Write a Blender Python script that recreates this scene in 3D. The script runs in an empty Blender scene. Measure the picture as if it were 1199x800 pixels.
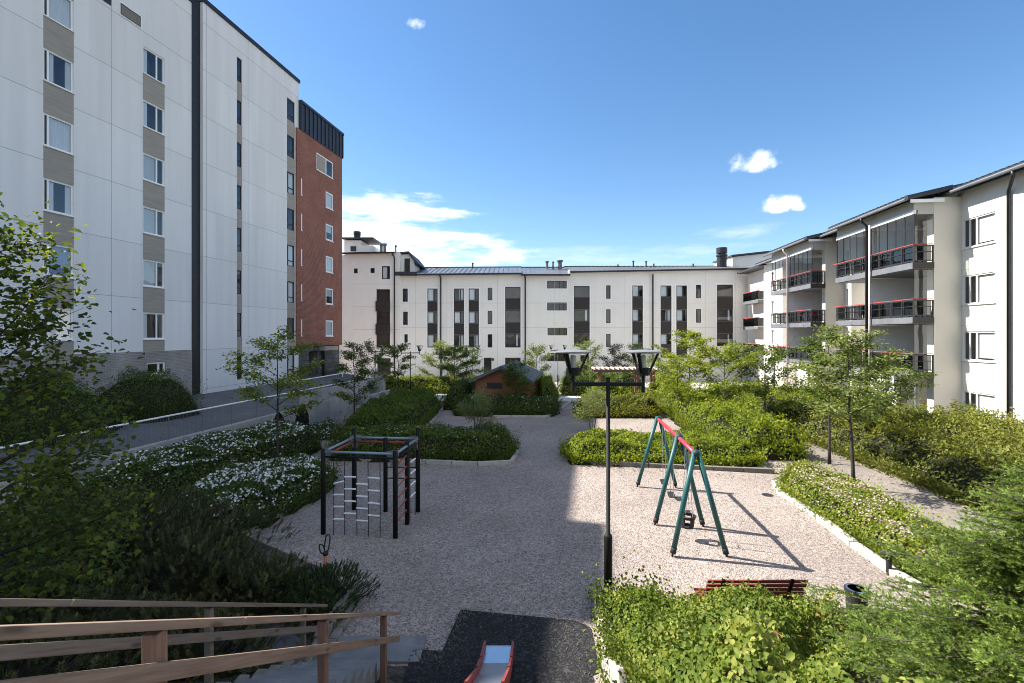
import bpy, math, random
import numpy as np
from mathutils import Vector

SC = bpy.context.scene
COL = SC.collection
H = 4.8            # eye height above the courtyard
F = 566.0          # focal length in pixels of the 1199 px wide photograph


def gp(px, py, z=0.0):
    """point at height z seen at a photograph pixel"""
    Y = F * (H - z) / (py - 392.0)
    return ((px - 600.0) * Y / F, Y)


def sm(a, b, t):
    t = min(1.0, max(0.0, (t - a) / (b - a)))
    return t * t * (3 - 2 * t)


def terrain(x, y):
    z = -0.8 * sm(30, 45, y) * (1 - 0.0)
    z = min(z, -0.7 * sm(14.0, 17.5, x)) if x > 14 else z
    y0 = 5.9 if -1.6 < x < 1.25 else 7.0
    if y < y0:
        z += min((y0 - y) * (0.52 if y0 > 6 else 0.64), 2.95)
    return z


# ------------------------------------------------------------------ objects
def tag(o, label=None, cat=None, group=None, kind=None):
    if label: o['label'] = label
    if cat: o['category'] = cat
    if group: o['group'] = group
    if kind: o['kind'] = kind
    return o


def thing(name, label, cat, loc=(0, 0, 0), group=None):
    o = bpy.data.objects.new(name, None)
    o.empty_display_size = 0.3
    o.location = loc
    COL.objects.link(o)
    return tag(o, label, cat, group)


def wloc(o):
    v = Vector((0, 0, 0))
    while o is not None:
        v = v + o.location
        o = o.parent
    return v


def link_mesh(name, me, mats, parent, origin):
    for m in mats:
        me.materials.append(m)
    o = bpy.data.objects.new(name, me)
    COL.objects.link(o)
    if parent is not None:
        o.parent = parent
    else:
        o.location = origin
    return o


def children(o):
    return [c for c in bpy.data.objects if c.parent == o]


def copy_tree(o, parent=None):
    c = o.copy()
    COL.objects.link(c)
    c.parent = parent
    for ch in children(o):
        copy_tree(ch, c)
    return c


class Frame:
    def __init__(s, o, u, n):
        s.o = Vector((o[0], o[1], 0)); s.u = Vector((u[0], u[1], 0)).normalized(); s.n = Vector((n[0], n[1], 0)).normalized()
        s.flip = (s.u.cross(s.n)).z < 0

    def p(s, a, d, z):
        q = s.o + s.u * a + s.n * d
        return (q.x, q.y, z)


WF = Frame((0, 0), (1, 0), (0, 1))


class MB:
    def __init__(s):
        s.v = []; s.f = []; s.m = []

    def face(s, pts, m=0):
        b = len(s.v)
        s.v.extend([tuple(p) for p in pts]); s.f.append(tuple(range(b, b + len(pts)))); s.m.append(m)

    def hexa(s, p, m=0, flip=False):
        b = len(s.v); s.v.extend([tuple(q) for q in p])
        for q in ((0, 3, 2, 1), (4, 5, 6, 7), (0, 1, 5, 4), (1, 2, 6, 5), (2, 3, 7, 6), (3, 0, 4, 7)):
            q = tuple(b + i for i in (q[::-1] if flip else q))
            s.f.append(q); s.m.append(m)

    def box(s, fr, a0, a1, d0, d1, z0, z1, m=0):
        P = fr.p
        s.hexa([P(a0, d0, z0), P(a1, d0, z0), P(a1, d1, z0), P(a0, d1, z0),
                P(a0, d0, z1), P(a1, d0, z1), P(a1, d1, z1), P(a0, d1, z1)], m, fr.flip)
        return s

    def prism(s, poly, z0, z1, m=0):
        n = len(poly); b = len(s.v)
        A = sum(poly[i][0] * poly[(i + 1) % n][1] - poly[(i + 1) % n][0] * poly[i][1] for i in range(n))
        if A < 0: poly = poly[::-1]
        s.v.extend([(x, y, z0) for x, y in poly]); s.v.extend([(x, y, z1) for x, y in poly])
        s.f.append(tuple(range(b + n - 1, b - 1, -1))); s.m.append(m)
        s.f.append(tuple(range(b + n, b + 2 * n))); s.m.append(m)
        for i in range(n):
            j = (i + 1) % n
            s.f.append((b + i, b + j, b + n + j, b + n + i)); s.m.append(m)
        return s

    def bar(s, p0, p1, w, h, m=0, up=(0, 0, 1)):
        """rectangular bar from p0 to p1: w across, h along 'up'"""
        p0 = Vector(p0); p1 = Vector(p1); t = (p1 - p0).normalized()
        sd = t.cross(Vector(up))
        if sd.length < 1e-4: sd = t.cross(Vector((1, 0, 0)))
        sd.normalize(); up2 = sd.cross(t)
        a = sd * (w / 2); c = up2 * (h / 2)
        s.hexa([p0 - a - c, p0 + a - c, p1 + a - c, p1 - a - c, p0 - a + c, p0 + a + c, p1 + a + c, p1 - a + c], m)
        return s

    def tube(s, pts, r, n=8, m=0, cap=True):
        pts = [Vector(p) for p in pts]
        if not hasattr(r, '__len__'): r = [r] * len(pts)
        b = len(s.v); ref = None
        for i, p in enumerate(pts):
            t = (pts[min(i + 1, len(pts) - 1)] - pts[max(i - 1, 0)]).normalized()
            if ref is None:
                ref = t.orthogonal().normalized()
            ref = (ref - t * ref.dot(t))
            ref = ref.normalized() if ref.length > 1e-6 else t.orthogonal().normalized()
            bi = t.cross(ref)
            for k in range(n):
                a = 2 * math.pi * k / n
                s.v.append(tuple(p + (ref * math.cos(a) + bi * math.sin(a)) * r[i]))
        for i in range(len(pts) - 1):
            for k in range(n):
                k2 = (k + 1) % n
                s.f.append((b + i * n + k, b + i * n + k2, b + (i + 1) * n + k2, b + (i + 1) * n + k)); s.m.append(m)
        if cap:
            s.f.append(tuple(b + k for k in reversed(range(n)))); s.m.append(m)
            e = b + (len(pts) - 1) * n
            s.f.append(tuple(e + k for k in range(n))); s.m.append(m)
        return s

    def lathe(s, c, prof, n=16, m=0):
        s.tube([(c[0], c[1], c[2] + z) for r, z in prof], [max(r, 1e-4) for r, z in prof], n, m)
        return s

    def build(s, name, mats, parent=None, origin=(0, 0, 0), smooth=False, bevel=0):
        if not isinstance(mats, (list, tuple)): mats = [mats]
        off = wloc(parent) if parent is not None else Vector(origin)
        me = bpy.data.meshes.new(name)
        me.from_pydata([(x - off.x, y - off.y, z - off.z) for x, y, z in s.v], [], s.f)
        if len(mats) > 1: me.polygons.foreach_set('material_index', s.m)
        if smooth:
            me.polygons.foreach_set('use_smooth', [len(f) == 4 for f in s.f])
        me.update()
        o = link_mesh(name, me, mats, parent, origin)
        if bevel:
            b = o.modifiers.new('bevel', 'BEVEL'); b.width = bevel; b.segments = 2; b.limit_method = 'ANGLE'
        return o


def quads_obj(name, V, Fq, mats, parent=None, origin=(0, 0, 0), var=None, smooth=False):
    """fast mesh from arrays of quads (or triangles)"""
    if not isinstance(mats, (list, tuple)): mats = [mats]
    off = wloc(parent) if parent is not None else Vector(origin)
    me = bpy.data.meshes.new(name)
    V = np.asarray(V, dtype=np.float32) - np.array(off, dtype=np.float32)
    Fq = np.asarray(Fq, dtype=np.int32)
    nf, k = Fq.shape
    me.vertices.add(len(V)); me.vertices.foreach_set('co', V.ravel())
    me.loops.add(nf * k); me.loops.foreach_set('vertex_index', Fq.ravel())
    me.polygons.add(nf); me.polygons.foreach_set('loop_start', np.arange(0, nf * k, k, dtype=np.int32))
    me.update(calc_edges=True)
    if smooth: me.polygons.foreach_set('use_smooth', np.ones(nf, dtype=bool))
    if var is not None:
        a = me.attributes.new('var', 'FLOAT', 'FACE')
        a.data.foreach_set('value', np.asarray(var, dtype=np.float32))
    return link_mesh(name, me, mats, parent, origin)


# ---------------------------------------------------------------- materials
def _new(name):
    m = bpy.data.materials.new(name); m.use_nodes = True
    nt = m.node_tree
    return m, nt, nt.nodes['Principled BSDF']


def rgb(c): return (c[0], c[1], c[2], 1)


def pm(name, c1, c2, scale=3.0, rough=0.7, bump=0.0, bscale=None, metal=0.0, spec=0.4, detail=6, stretch=None, dirt=None):
    """noise-mixed paint / concrete / metal"""
    m, nt, bs = _new(name); N = nt.nodes; L = nt.links
    tc = N.new('ShaderNodeTexCoord'); mp = N.new('ShaderNodeMapping')
    if stretch: mp.inputs['Scale'].default_value = stretch
    L.new(tc.outputs['Object'], mp.inputs[0])
    no = N.new('ShaderNodeTexNoise'); no.inputs['Scale'].default_value = scale; no.inputs['Detail'].default_value = detail
    no.inputs['Roughness'].default_value = 0.65
    L.new(mp.outputs[0], no.inputs['Vector'])
    rp = N.new('ShaderNodeMapRange'); rp.inputs['From Min'].default_value = 0.32; rp.inputs['From Max'].default_value = 0.68
    L.new(no.outputs['Fac'], rp.inputs['Value'])
    mx = N.new('ShaderNodeMix'); mx.data_type = 'RGBA'
    mx.inputs['A'].default_value = rgb(c1); mx.inputs['B'].default_value = rgb(c2)
    L.new(rp.outputs[0], mx.inputs['Factor'])
    out = mx.outputs['Result']
    if dirt:   # vertical streaks of weathering: (colour, amount)
        mp2 = N.new('ShaderNodeMapping'); mp2.inputs['Scale'].default_value = (2.2, 2.2, 0.12)
        L.new(tc.outputs['Object'], mp2.inputs[0])
        n2 = N.new('ShaderNodeTexNoise'); n2.inputs['Scale'].default_value = 1.6; n2.inputs['Detail'].default_value = 5
        L.new(mp2.outputs[0], n2.inputs['Vector'])
        r2 = N.new('ShaderNodeMapRange'); r2.inputs['From Min'].default_value = 0.5; r2.inputs['From Max'].default_value = 0.75
        r2.inputs['To Max'].default_value = dirt[1]
        L.new(n2.outputs['Fac'], r2.inputs['Value'])
        m2 = N.new('ShaderNodeMix'); m2.data_type = 'RGBA'; m2.inputs['B'].default_value = rgb(dirt[0])
        L.new(out, m2.inputs['A']); L.new(r2.outputs[0], m2.inputs['Factor'])
        out = m2.outputs['Result']
    L.new(out, bs.inputs['Base Color'])
    bs.inputs['Roughness'].default_value = rough; bs.inputs['Metallic'].default_value = metal
    bs.inputs['Specular IOR Level'].default_value = spec
    if bump:
        b = N.new('ShaderNodeBump'); b.inputs['Strength'].default_value = bump; b.inputs['Distance'].default_value = 0.02
        n3 = N.new('ShaderNodeTexNoise'); n3.inputs['Scale'].default_value = bscale or scale * 6; n3.inputs['Detail'].default_value = 4
        L.new(mp.outputs[0], n3.inputs['Vector'])
        L.new(n3.outputs['Fac'], b.inputs['Height']); L.new(b.outputs[0], bs.inputs['Normal'])
    return m


def leafmat(name, dark, mid, light, trans=0.3, rough=0.6, spec=0.18):
    m, nt, bs = _new(name); N = nt.nodes; L = nt.links
    at = N.new('ShaderNodeAttribute'); at.attribute_name = 'var'
    cr = N.new('ShaderNodeValToRGB')
    e = cr.color_ramp.elements
    e[0].color = rgb(dark); e[0].position = 0.0
    e[1].color = rgb(light); e[1].position = 1.0
    k = e.new(0.55); k.color = rgb(mid)
    L.new(at.outputs['Fac'], cr.inputs[0]); L.new(cr.outputs[0], bs.inputs['Base Color'])
    bs.inputs['Roughness'].default_value = rough; bs.inputs['Specular IOR Level'].default_value = spec
    tr = N.new('ShaderNodeBsdfTranslucent')
    hs = N.new('ShaderNodeHueSaturation'); hs.inputs['Value'].default_value = 1.5; hs.inputs['Saturation'].default_value = 1.1
    hs.inputs['Hue'].default_value = 0.485
    L.new(cr.outputs[0], hs.inputs['Color']); L.new(hs.outputs[0], tr.inputs['Color'])
    mx = N.new('ShaderNodeMixShader'); mx.inputs[0].default_value = trans
    L.new(bs.outputs[0], mx.inputs[1]); L.new(tr.outputs[0], mx.inputs[2])
    L.new(mx.outputs[0], N['Material Output'].inputs[0])
    return m


def glassmat(name, tint=(0.75, 0.8, 0.82), refl=1.0, ior=1.6):
    m, nt, bs = _new(name); N = nt.nodes; L = nt.links
    N.remove(bs)
    t = N.new('ShaderNodeBsdfTransparent'); t.inputs[0].default_value = rgb(tint)
    g = N.new('ShaderNodeBsdfGlossy'); g.inputs['Roughness'].default_value = 0.015
    g.inputs[0].default_value = (0.95, 0.97, 1, 1)
    f0 = ((ior - 1) / (ior + 1)) ** 2          # Schlick, the same from both sides of the pane
    lw = N.new('ShaderNodeLayerWeight'); lw.inputs['Blend'].default_value = 0.5
    pw = N.new('ShaderNodeMath'); pw.operation = 'POWER'; pw.inputs[1].default_value = 5.0; L.new(lw.outputs['Facing'], pw.inputs[0])
    fr = N.new('ShaderNodeMath'); fr.operation = 'MULTIPLY_ADD'; fr.inputs[1].default_value = 1 - f0; fr.inputs[2].default_value = f0; L.new(pw.outputs[0], fr.inputs[0])
    # gentle ripple so that reflections are not perfectly flat
    tc = N.new('ShaderNodeTexCoord'); no = N.new('ShaderNodeTexNoise'); no.inputs['Scale'].default_value = 0.55
    L.new(tc.outputs['Object'], no.inputs['Vector'])
    b = N.new('ShaderNodeBump'); b.inputs['Strength'].default_value = 0.3; b.inputs['Distance'].default_value = 0.05
    L.new(no.outputs['Fac'], b.inputs['Height']); L.new(b.outputs[0], g.inputs['Normal'])
    ml = N.new('ShaderNodeMath'); ml.operation = 'MULTIPLY_ADD'; ml.inputs[1].default_value = refl; ml.inputs[2].default_value = 0.03; ml.use_clamp = True
    L.new(fr.outputs[0], ml.inputs[0])
    mx = N.new('ShaderNodeMixShader'); L.new(ml.outputs[0], mx.inputs[0])
    L.new(t.outputs[0], mx.inputs[1]); L.new(g.outputs[0], mx.inputs[2])
    L.new(mx.outputs[0], N['Material Output'].inputs[0])
    return m


def gravelmat(name, cols, cell=30.0, bump=0.6, big=((0.8,), 0.25), rough=0.9):
    """loose stones: a colour per Voronoi cell, patchy large-scale tone, bump"""
    m, nt, bs = _new(name); N = nt.nodes; L = nt.links
    tc = N.new('ShaderNodeTexCoord')
    vo = N.new('ShaderNodeTexVoronoi'); vo.inputs['Scale'].default_value = cell
    L.new(tc.outputs['Object'], vo.inputs['Vector'])
    sp = N.new('ShaderNodeSeparateColor'); L.new(vo.outputs['Color'], sp.inputs[0])
    cr = N.new('ShaderNodeValToRGB'); e = cr.color_ramp.elements
    e[0].color = rgb(cols[0]); e[1].color = rgb(cols[-1])
    for i, c in enumerate(cols[1:-1]):
        k = e.new((i + 1) / (len(cols) - 1)); k.color = rgb(c)
    L.new(sp.outputs[0], cr.inputs[0])
    no = N.new('ShaderNodeTexNoise'); no.inputs['Scale'].default_value = 0.35; no.inputs['Detail'].default_value = 8; no.inputs['Roughness'].default_value = 0.7
    L.new(tc.outputs['Object'], no.inputs['Vector'])
    rp = N.new('ShaderNodeMapRange'); rp.inputs['From Min'].default_value = 0.3; rp.inputs['From Max'].default_value = 0.7
    rp.inputs['To Min'].default_value = 1 - big[1]; rp.inputs['To Max'].default_value = 1 + big[1]
    L.new(no.outputs['Fac'], rp.inputs['Value'])
    n2 = N.new('ShaderNodeTexNoise'); n2.inputs['Scale'].default_value = 9; n2.inputs['Detail'].default_value = 6
    L.new(tc.outputs['Object'], n2.inputs['Vector'])
    r3 = N.new('ShaderNodeMapRange'); r3.inputs['From Min'].default_value = 0.3; r3.inputs['From Max'].default_value = 0.7
    r3.inputs['To Min'].default_value = 0.8; r3.inputs['To Max'].default_value = 1.18
    L.new(n2.outputs['Fac'], r3.inputs['Value'])
    mm = N.new('ShaderNodeMath'); mm.operation = 'MULTIPLY'; L.new(rp.outputs[0], mm.inputs[0]); L.new(r3.outputs[0], mm.inputs[1])
    mu = N.new('ShaderNodeVectorMath'); mu.operation = 'SCALE'
    L.new(cr.outputs[0], mu.inputs[0]); L.new(mm.outputs[0], mu.inputs['Scale'])
    L.new(mu.outputs[0], bs.inputs['Base Color'])
    bs.inputs['Roughness'].default_value = rough; bs.inputs['Specular IOR Level'].default_value = 0.25
    b = N.new('ShaderNodeBump'); b.inputs['Strength'].default_value = bump; b.inputs['Distance'].default_value = 0.02
    L.new(vo.outputs['Distance'], b.inputs['Height']); b.invert = True
    L.new(b.outputs[0], bs.inputs['Normal'])
    return m


def brickmat(name, c1, c2, mortar, fr, scale=1.0, bw=0.27, bh=0.075, ms=0.012, rough=0.85, amp=0.25, shift=(0, 0), off=0.5, streak=None):
    """bricks laid along a facade whose direction is fr.u"""
    m, nt, bs = _new(name); N = nt.nodes; L = nt.links
    ge = N.new('ShaderNodeNewGeometry')
    dt = N.new('ShaderNodeVectorMath'); dt.operation = 'DOT_PRODUCT'; dt.inputs[1].default_value = (fr.u.x, fr.u.y, 0)
    L.new(ge.outputs['Position'], dt.inputs[0])
    dn = N.new('ShaderNodeVectorMath'); dn.operation = 'DOT_PRODUCT'; dn.inputs[1].default_value = (fr.n.x, fr.n.y, 0)
    L.new(ge.outputs['Position'], dn.inputs[0])
    ad = N.new('ShaderNodeMath'); ad.operation = 'ADD'; L.new(dt.outputs['Value'], ad.inputs[0]); L.new(dn.outputs['Value'], ad.inputs[1])
    sp = N.new('ShaderNodeSeparateXYZ'); L.new(ge.outputs['Position'], sp.inputs[0])
    cb = N.new('ShaderNodeCombineXYZ'); a2 = N.new('ShaderNodeMath'); a2.operation = 'ADD'; a2.inputs[1].default_value = shift[0]; L.new(ad.outputs[0], a2.inputs[0])
    z2 = N.new('ShaderNodeMath'); z2.operation = 'ADD'; z2.inputs[1].default_value = shift[1]; L.new(sp.outputs[2], z2.inputs[0])
    L.new(a2.outputs[0], cb.inputs[0]); L.new(z2.outputs[0], cb.inputs[1])
    br = N.new('ShaderNodeTexBrick'); br.inputs['Scale'].default_value = scale
    br.inputs['Brick Width'].default_value = bw; br.inputs['Row Height'].default_value = bh; br.inputs['Mortar Size'].default_value = ms
    br.inputs['Color1'].default_value = rgb(c1); br.inputs['Color2'].default_value = rgb(c2); br.inputs['Mortar'].default_value = rgb(mortar)
    br.offset = off
    L.new(cb.outputs[0], br.inputs['Vector'])
    no = N.new('ShaderNodeTexNoise'); no.inputs['Scale'].default_value = 0.8; no.inputs['Detail'].default_value = 8
    ms_ = N.new('ShaderNodeMapping'); ms_.inputs['Scale'].default_value = streak or (1, 1, 1); L.new(ge.outputs['Position'], ms_.inputs[0])
    L.new(ms_.outputs[0], no.inputs['Vector'])
    rp = N.new('ShaderNodeMapRange'); rp.inputs['From Min'].default_value = 0.3; rp.inputs['From Max'].default_value = 0.7
    rp.inputs['To Min'].default_value = 1 - amp; rp.inputs['To Max'].default_value = 1 + amp
    L.new(no.outputs['Fac'], rp.inputs['Value'])
    mu = N.new('ShaderNodeVectorMath'); mu.operation = 'SCALE'; L.new(br.outputs['Color'], mu.inputs[0]); L.new(rp.outputs[0], mu.inputs['Scale'])
    L.new(mu.outputs[0], bs.inputs['Base Color'])
    bs.inputs['Roughness'].default_value = rough; bs.inputs['Specular IOR Level'].default_value = 0.25
    b = N.new('ShaderNodeBump'); b.inputs['Strength'].default_value = 0.4; b.inputs['Distance'].default_value = 0.01; b.invert = True
    L.new(br.outputs['Fac'], b.inputs['Height']); L.new(b.outputs[0], bs.inputs['Normal'])
    return m


def woodmat(name, c1, c2, axis='Y', rough=0.75, knots=True, tilt=0.0):
    m, nt, bs = _new(name); N = nt.nodes; L = nt.links
    tc0 = N.new('ShaderNodeTexCoord'); mp = N.new('ShaderNodeMapping')
    tc = N.new('ShaderNodeMapping'); tc.inputs['Rotation'].default_value = (tilt, 0, 0); L.new(tc0.outputs['Object'], tc.inputs[0])
    sc = {'X': (0.6, 14, 14), 'Y': (14, 0.6, 14), 'Z': (14, 14, 0.6)}[axis]
    mp.inputs['Scale'].default_value = sc
    L.new(tc.outputs[0], mp.inputs[0])
    no = N.new('ShaderNodeTexNoise'); no.inputs['Scale'].default_value = 2.5; no.inputs['Detail'].default_value = 8; no.inputs['Roughness'].default_value = 0.7
    L.new(mp.outputs[0], no.inputs['Vector'])
    rp = N.new('ShaderNodeMapRange'); rp.inputs['From Min'].default_value = 0.35; rp.inputs['From Max'].default_value = 0.65
    L.new(no.outputs['Fac'], rp.inputs['Value'])
    mx = N.new('ShaderNodeMix'); mx.data_type = 'RGBA'; mx.inputs['A'].default_value = rgb(c1); mx.inputs['B'].default_value = rgb(c2)
    L.new(rp.outputs[0], mx.inputs['Factor'])
    out = mx.outputs['Result']
    if knots:
        vo = N.new('ShaderNodeTexVoronoi'); vo.inputs['Scale'].default_value = 1.0
        m3 = N.new('ShaderNodeMapping'); m3.inputs['Scale'].default_value = {'X': (2.2, 9, 9), 'Y': (9, 2.2, 9), 'Z': (9, 9, 2.2)}[axis]
        L.new(tc.outputs[0], m3.inputs[0]); L.new(m3.outputs[0], vo.inputs['Vector'])
        r2 = N.new('ShaderNodeMapRange'); r2.inputs['From Min'].default_value = 0.08; r2.inputs['From Max'].default_value = 0.2
        r2.inputs['To Min'].default_value = 0.75; r2.inputs['To Max'].default_value = 0
        L.new(vo.outputs['Distance'], r2.inputs['Value'])
        m2 = N.new('ShaderNodeMix'); m2.data_type = 'RGBA'; m2.inputs['B'].default_value = rgb([c * 0.35 for c in c1])
        L.new(out, m2.inputs['A']); L.new(r2.outputs[0], m2.inputs['Factor']); out = m2.outputs['Result']
    L.new(out, bs.inputs['Base Color'])
    bs.inputs['Roughness'].default_value = rough; bs.inputs['Specular IOR Level'].default_value = 0.3
    b = N.new('ShaderNodeBump'); b.inputs['Strength'].default_value = 0.3; b.inputs['Distance'].default_value = 0.005
    L.new(no.outputs['Fac'], b.inputs['Height']); L.new(b.outputs[0], bs.inputs['Normal'])
    return m

# ------------------------------------------------------------ palette
M = {}
M['render_white'] = pm('render_white', (0.72, 0.695, 0.65), (0.775, 0.75, 0.705), 0.5, 0.9, 0.15, 40, dirt=((0.55, 0.54, 0.52), 0.12))
M['panel_white'] = pm('panel_white', (0.74, 0.74, 0.74), (0.79, 0.79, 0.785), 0.35, 0.9, 0.12, 50, dirt=((0.6, 0.6, 0.6), 0.18))
M['render_warm'] = pm('render_warm', (0.75, 0.715, 0.65), (0.80, 0.77, 0.71), 0.5, 0.9, 0.12, 40, dirt=((0.62, 0.58, 0.52), 0.15))
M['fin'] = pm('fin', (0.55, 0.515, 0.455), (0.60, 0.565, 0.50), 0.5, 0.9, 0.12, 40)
M['beige'] = pm('beige', (0.42, 0.40, 0.36), (0.47, 0.45, 0.41), 0.7, 0.9, 0.1, 40)
M['joint'] = pm('joint', (0.30, 0.30, 0.30), (0.38, 0.38, 0.38), 2, 0.9)
M['joint_light'] = pm('joint_light', (0.50, 0.49, 0.47), (0.56, 0.55, 0.53), 2, 0.9)
M['inside'] = pm('inside', (0.11, 0.10, 0.088), (0.18, 0.165, 0.145), 0.8, 0.9)
M['trim_white'] = pm('trim_white', (0.78, 0.78, 0.77), (0.82, 0.82, 0.81), 2, 0.5)
M['frame_dark'] = pm('frame_dark', (0.018, 0.019, 0.022), (0.03, 0.03, 0.034), 4, 0.45)
M['brown_panel'] = pm('brown_panel', (0.018, 0.014, 0.013), (0.03, 0.024, 0.022), 1.2, 0.55)
M['grey_board'] = pm('grey_board', (0.265, 0.24, 0.21), (0.345, 0.315, 0.275), 1.0, 0.85, 0.25, 20, stretch=(1, 1, 14))
M['black_metal'] = pm('black_metal', (0.012, 0.012, 0.014), (0.022, 0.022, 0.025), 5, 0.42)
M['dark_clad'] = pm('dark_clad', (0.02, 0.024, 0.035), (0.032, 0.038, 0.052), 0.8, 0.4)
M['roof_metal'] = pm('roof_metal', (0.16, 0.165, 0.18), (0.24, 0.245, 0.26), 0.6, 0.38, metal=0.5)
M['roof_dark'] = pm('roof_dark', (0.03, 0.033, 0.04), (0.055, 0.058, 0.065), 0.8, 0.5)
M['grey_steel'] = pm('grey_steel', (0.12, 0.125, 0.14), (0.17, 0.175, 0.19), 1.5, 0.5)
M['rail_red'] = pm('rail_red', (0.42, 0.06, 0.05), (0.5, 0.09, 0.07), 3, 0.5)
M['pipe_pale'] = pm('pipe_pale', (0.55, 0.48, 0.46), (0.62, 0.55, 0.53), 3, 0.45)
M['curtain'] = pm('curtain', (0.72, 0.73, 0.74), (0.84, 0.85, 0.86), 7, 0.9, stretch=(4, 4, 0.05))
M['blind'] = pm('blind', (0.56, 0.575, 0.575), (0.62, 0.635, 0.635), 1, 0.8, 0.03, 12, stretch=(0.1, 0.1, 3))
M['blue_curtain'] = pm('blue_curtain', (0.16, 0.24, 0.42), (0.32, 0.42, 0.6), 5, 0.9, stretch=(4, 4, 0.05))
M['glass'] = glassmat('glass', (0.80, 0.84, 0.86), 1.0, 1.7)
M['glass_back'] = glassmat('glass_back', (0.85, 0.88, 0.9), 0.75, 1.45)
M['glass_balcony'] = glassmat('glass_balcony', (0.80, 0.83, 0.83), 0.42, 1.45)
M['glass_clear'] = glassmat('glass_clear', (0.9, 0.93, 0.92), 1.0, 1.5)
M['glass_dark'] = glassmat('glass_dark', (0.10, 0.11, 0.11), 0.8, 1.5)
M['concrete'] = pm('concrete', (0.30, 0.29, 0.275), (0.40, 0.39, 0.37), 1.3, 0.92, 0.25, 30, dirt=((0.17, 0.165, 0.15), 0.5))
M['kerb_concrete'] = pm('kerb_concrete', (0.33, 0.31, 0.28), (0.46, 0.43, 0.39), 2.2, 0.92, 0.3, 30)
M['stone_dark'] = pm('stone_dark', (0.06, 0.06, 0.065), (0.11, 0.11, 0.115), 1.2, 0.85, 0.3, 12)

# ------------------------------------------------------------ helpers

def wall_holes(mb, fr, a0, a1, z0, z1, holes, d=0.0, depth=1.0, m=0, mi=1, rev=0.16):
    A = sorted({a0, a1} | {h[0] for h in holes} | {h[1] for h in holes})
    Z = sorted({z0, z1} | {h[2] for h in holes} | {h[3] for h in holes})
    A = [a for a in A if a0 - 1e-6 <= a <= a1 + 1e-6]; Z = [z for z in Z if z0 - 1e-6 <= z <= z1 + 1e-6]
    P = fr.p

    def q(pts, mm):
        mb.face(pts if not fr.flip else pts, mm)
    for i in range(len(A) - 1):
        j0 = None
        for j in range(len(Z) - 1):
            ca = (A[i] + A[i + 1]) / 2; cz = (Z[j] + Z[j + 1]) / 2
            hole = any(h[0] < ca < h[1] and h[2] < cz < h[3] for h in holes)
            if not hole and j0 is None: j0 = j
            if j0 is not None and (hole or j == len(Z) - 2):
                jt = j if hole else j + 1
                q([P(A[i], d, Z[j0]), P(A[i + 1], d, Z[j0]), P(A[i + 1], d, Z[jt]), P(A[i], d, Z[jt])], m)
                j0 = None
    for (h0, h1, g0, g1) in [h[:4] for h in holes]:
        for (da, db, mm) in ((d, d - rev, m), (d - rev, d - depth, mi)):
            c0 = [(h0, g0), (h1, g0), (h1, g1), (h0, g1)]
            for k in range(4):
                p, r = c0[k], c0[(k + 1) % 4]
                q([P(p[0], da, p[1]), P(r[0], da, r[1]), P(r[0], db, r[1]), P(p[0], db, p[1])], mm)
        q([P(h0, d - depth, g0), P(h1, d - depth, g0), P(h1, d - depth, g1), P(h0, d - depth, g1)], mi)


def window(parent, fr, a0, a1, z0, z1, fmat, glass, d=0.0, splits=(), fw=0.06, curtain=None, name='window', sill=None, blank=None,
           trim=None, rec=0.06):
    """frame (with sill and mullions) > pane, curtain"""
    mb = MB(); o = d - rec - 0.06; i = d - rec
    mb.box(fr, a0, a0 + fw, o, i, z0, z1); mb.box(fr, a1 - fw, a1, o, i, z0, z1)
    mb.box(fr, a0 + fw, a1 - fw, o, i, z0, z0 + fw); mb.box(fr, a0 + fw, a1 - fw, o, i, z1 - fw, z1)
    for s in splits:
        c = a0 + (a1 - a0) * s
        mb.box(fr, c - fw * 0.6, c + fw * 0.6, o + 0.004, i - 0.004, z0 + fw, z1 - fw)
    mats = [fmat]
    if sill: mb.box(fr, a0 - 0.03, a1 + 0.03, d - rec, d + 0.07, z0 - 0.05, z0 - 0.005, 1); mats.append(M['trim_white'])
    elif trim: mats.append(M['trim_white'])
    if trim:
        t = trim
        mb.box(fr, a0 - t, a0, d + 0.002, d + 0.02, z0 - t, z1 + t, 1); mb.box(fr, a1, a1 + t, d + 0.002, d + 0.02, z0 - t, z1 + t, 1)
        mb.box(fr, a0, a1, d + 0.002, d + 0.02, z1, z1 + t, 1)
    w = mb.build(name, mats, parent)
    g = MB(); e = d - rec - 0.03
    g.face([fr.p(a0 + fw, e, z0 + fw), fr.p(a1 - fw, e, z0 + fw), fr.p(a1 - fw, e, z1 - fw), fr.p(a0 + fw, e, z1 - fw)])
    g.build('pane', glass, w)
    if blank:      # an opaque ventilation sash: (from, to) fractions, material
        b = MB(); b.box(fr, a0 + (a1 - a0) * blank[0] + fw, a0 + (a1 - a0) * blank[1] - fw * 0.6, o + 0.01, i - 0.008, z0 + fw, z1 - fw)
        b.build('vent_sash', blank[2], w)
    if curtain:    # list of (from, to, drop fraction, material)
        for (c0, c1, drop, cm) in curtain:
            n = max(6, int((c1 - c0) * 24)); b = MB(); zt = z1 - fw; zb = z1 - (z1 - z0) * drop
            wav = 0.025 if cm is not M['blind'] else 0.0
            for k in range(n):
                x0 = a0 + (a1 - a0) * (c0 + (c1 - c0) * k / n); x1 = a0 + (a1 - a0) * (c0 + (c1 - c0) * (k + 1) / n)
                y0 = d - rec - 0.10 + (wav if k % 2 else -wav); y1 = d - rec - 0.10 + (-wav if k % 2 else wav)
                b.face([fr.p(x0, y0, zb), fr.p(x1, y1, zb), fr.p(x1, y1, zt), fr.p(x0, y0, zt)])
            b.build('blind' if cm is M['blind'] else 'curtain', cm, w)
    return w


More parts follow.
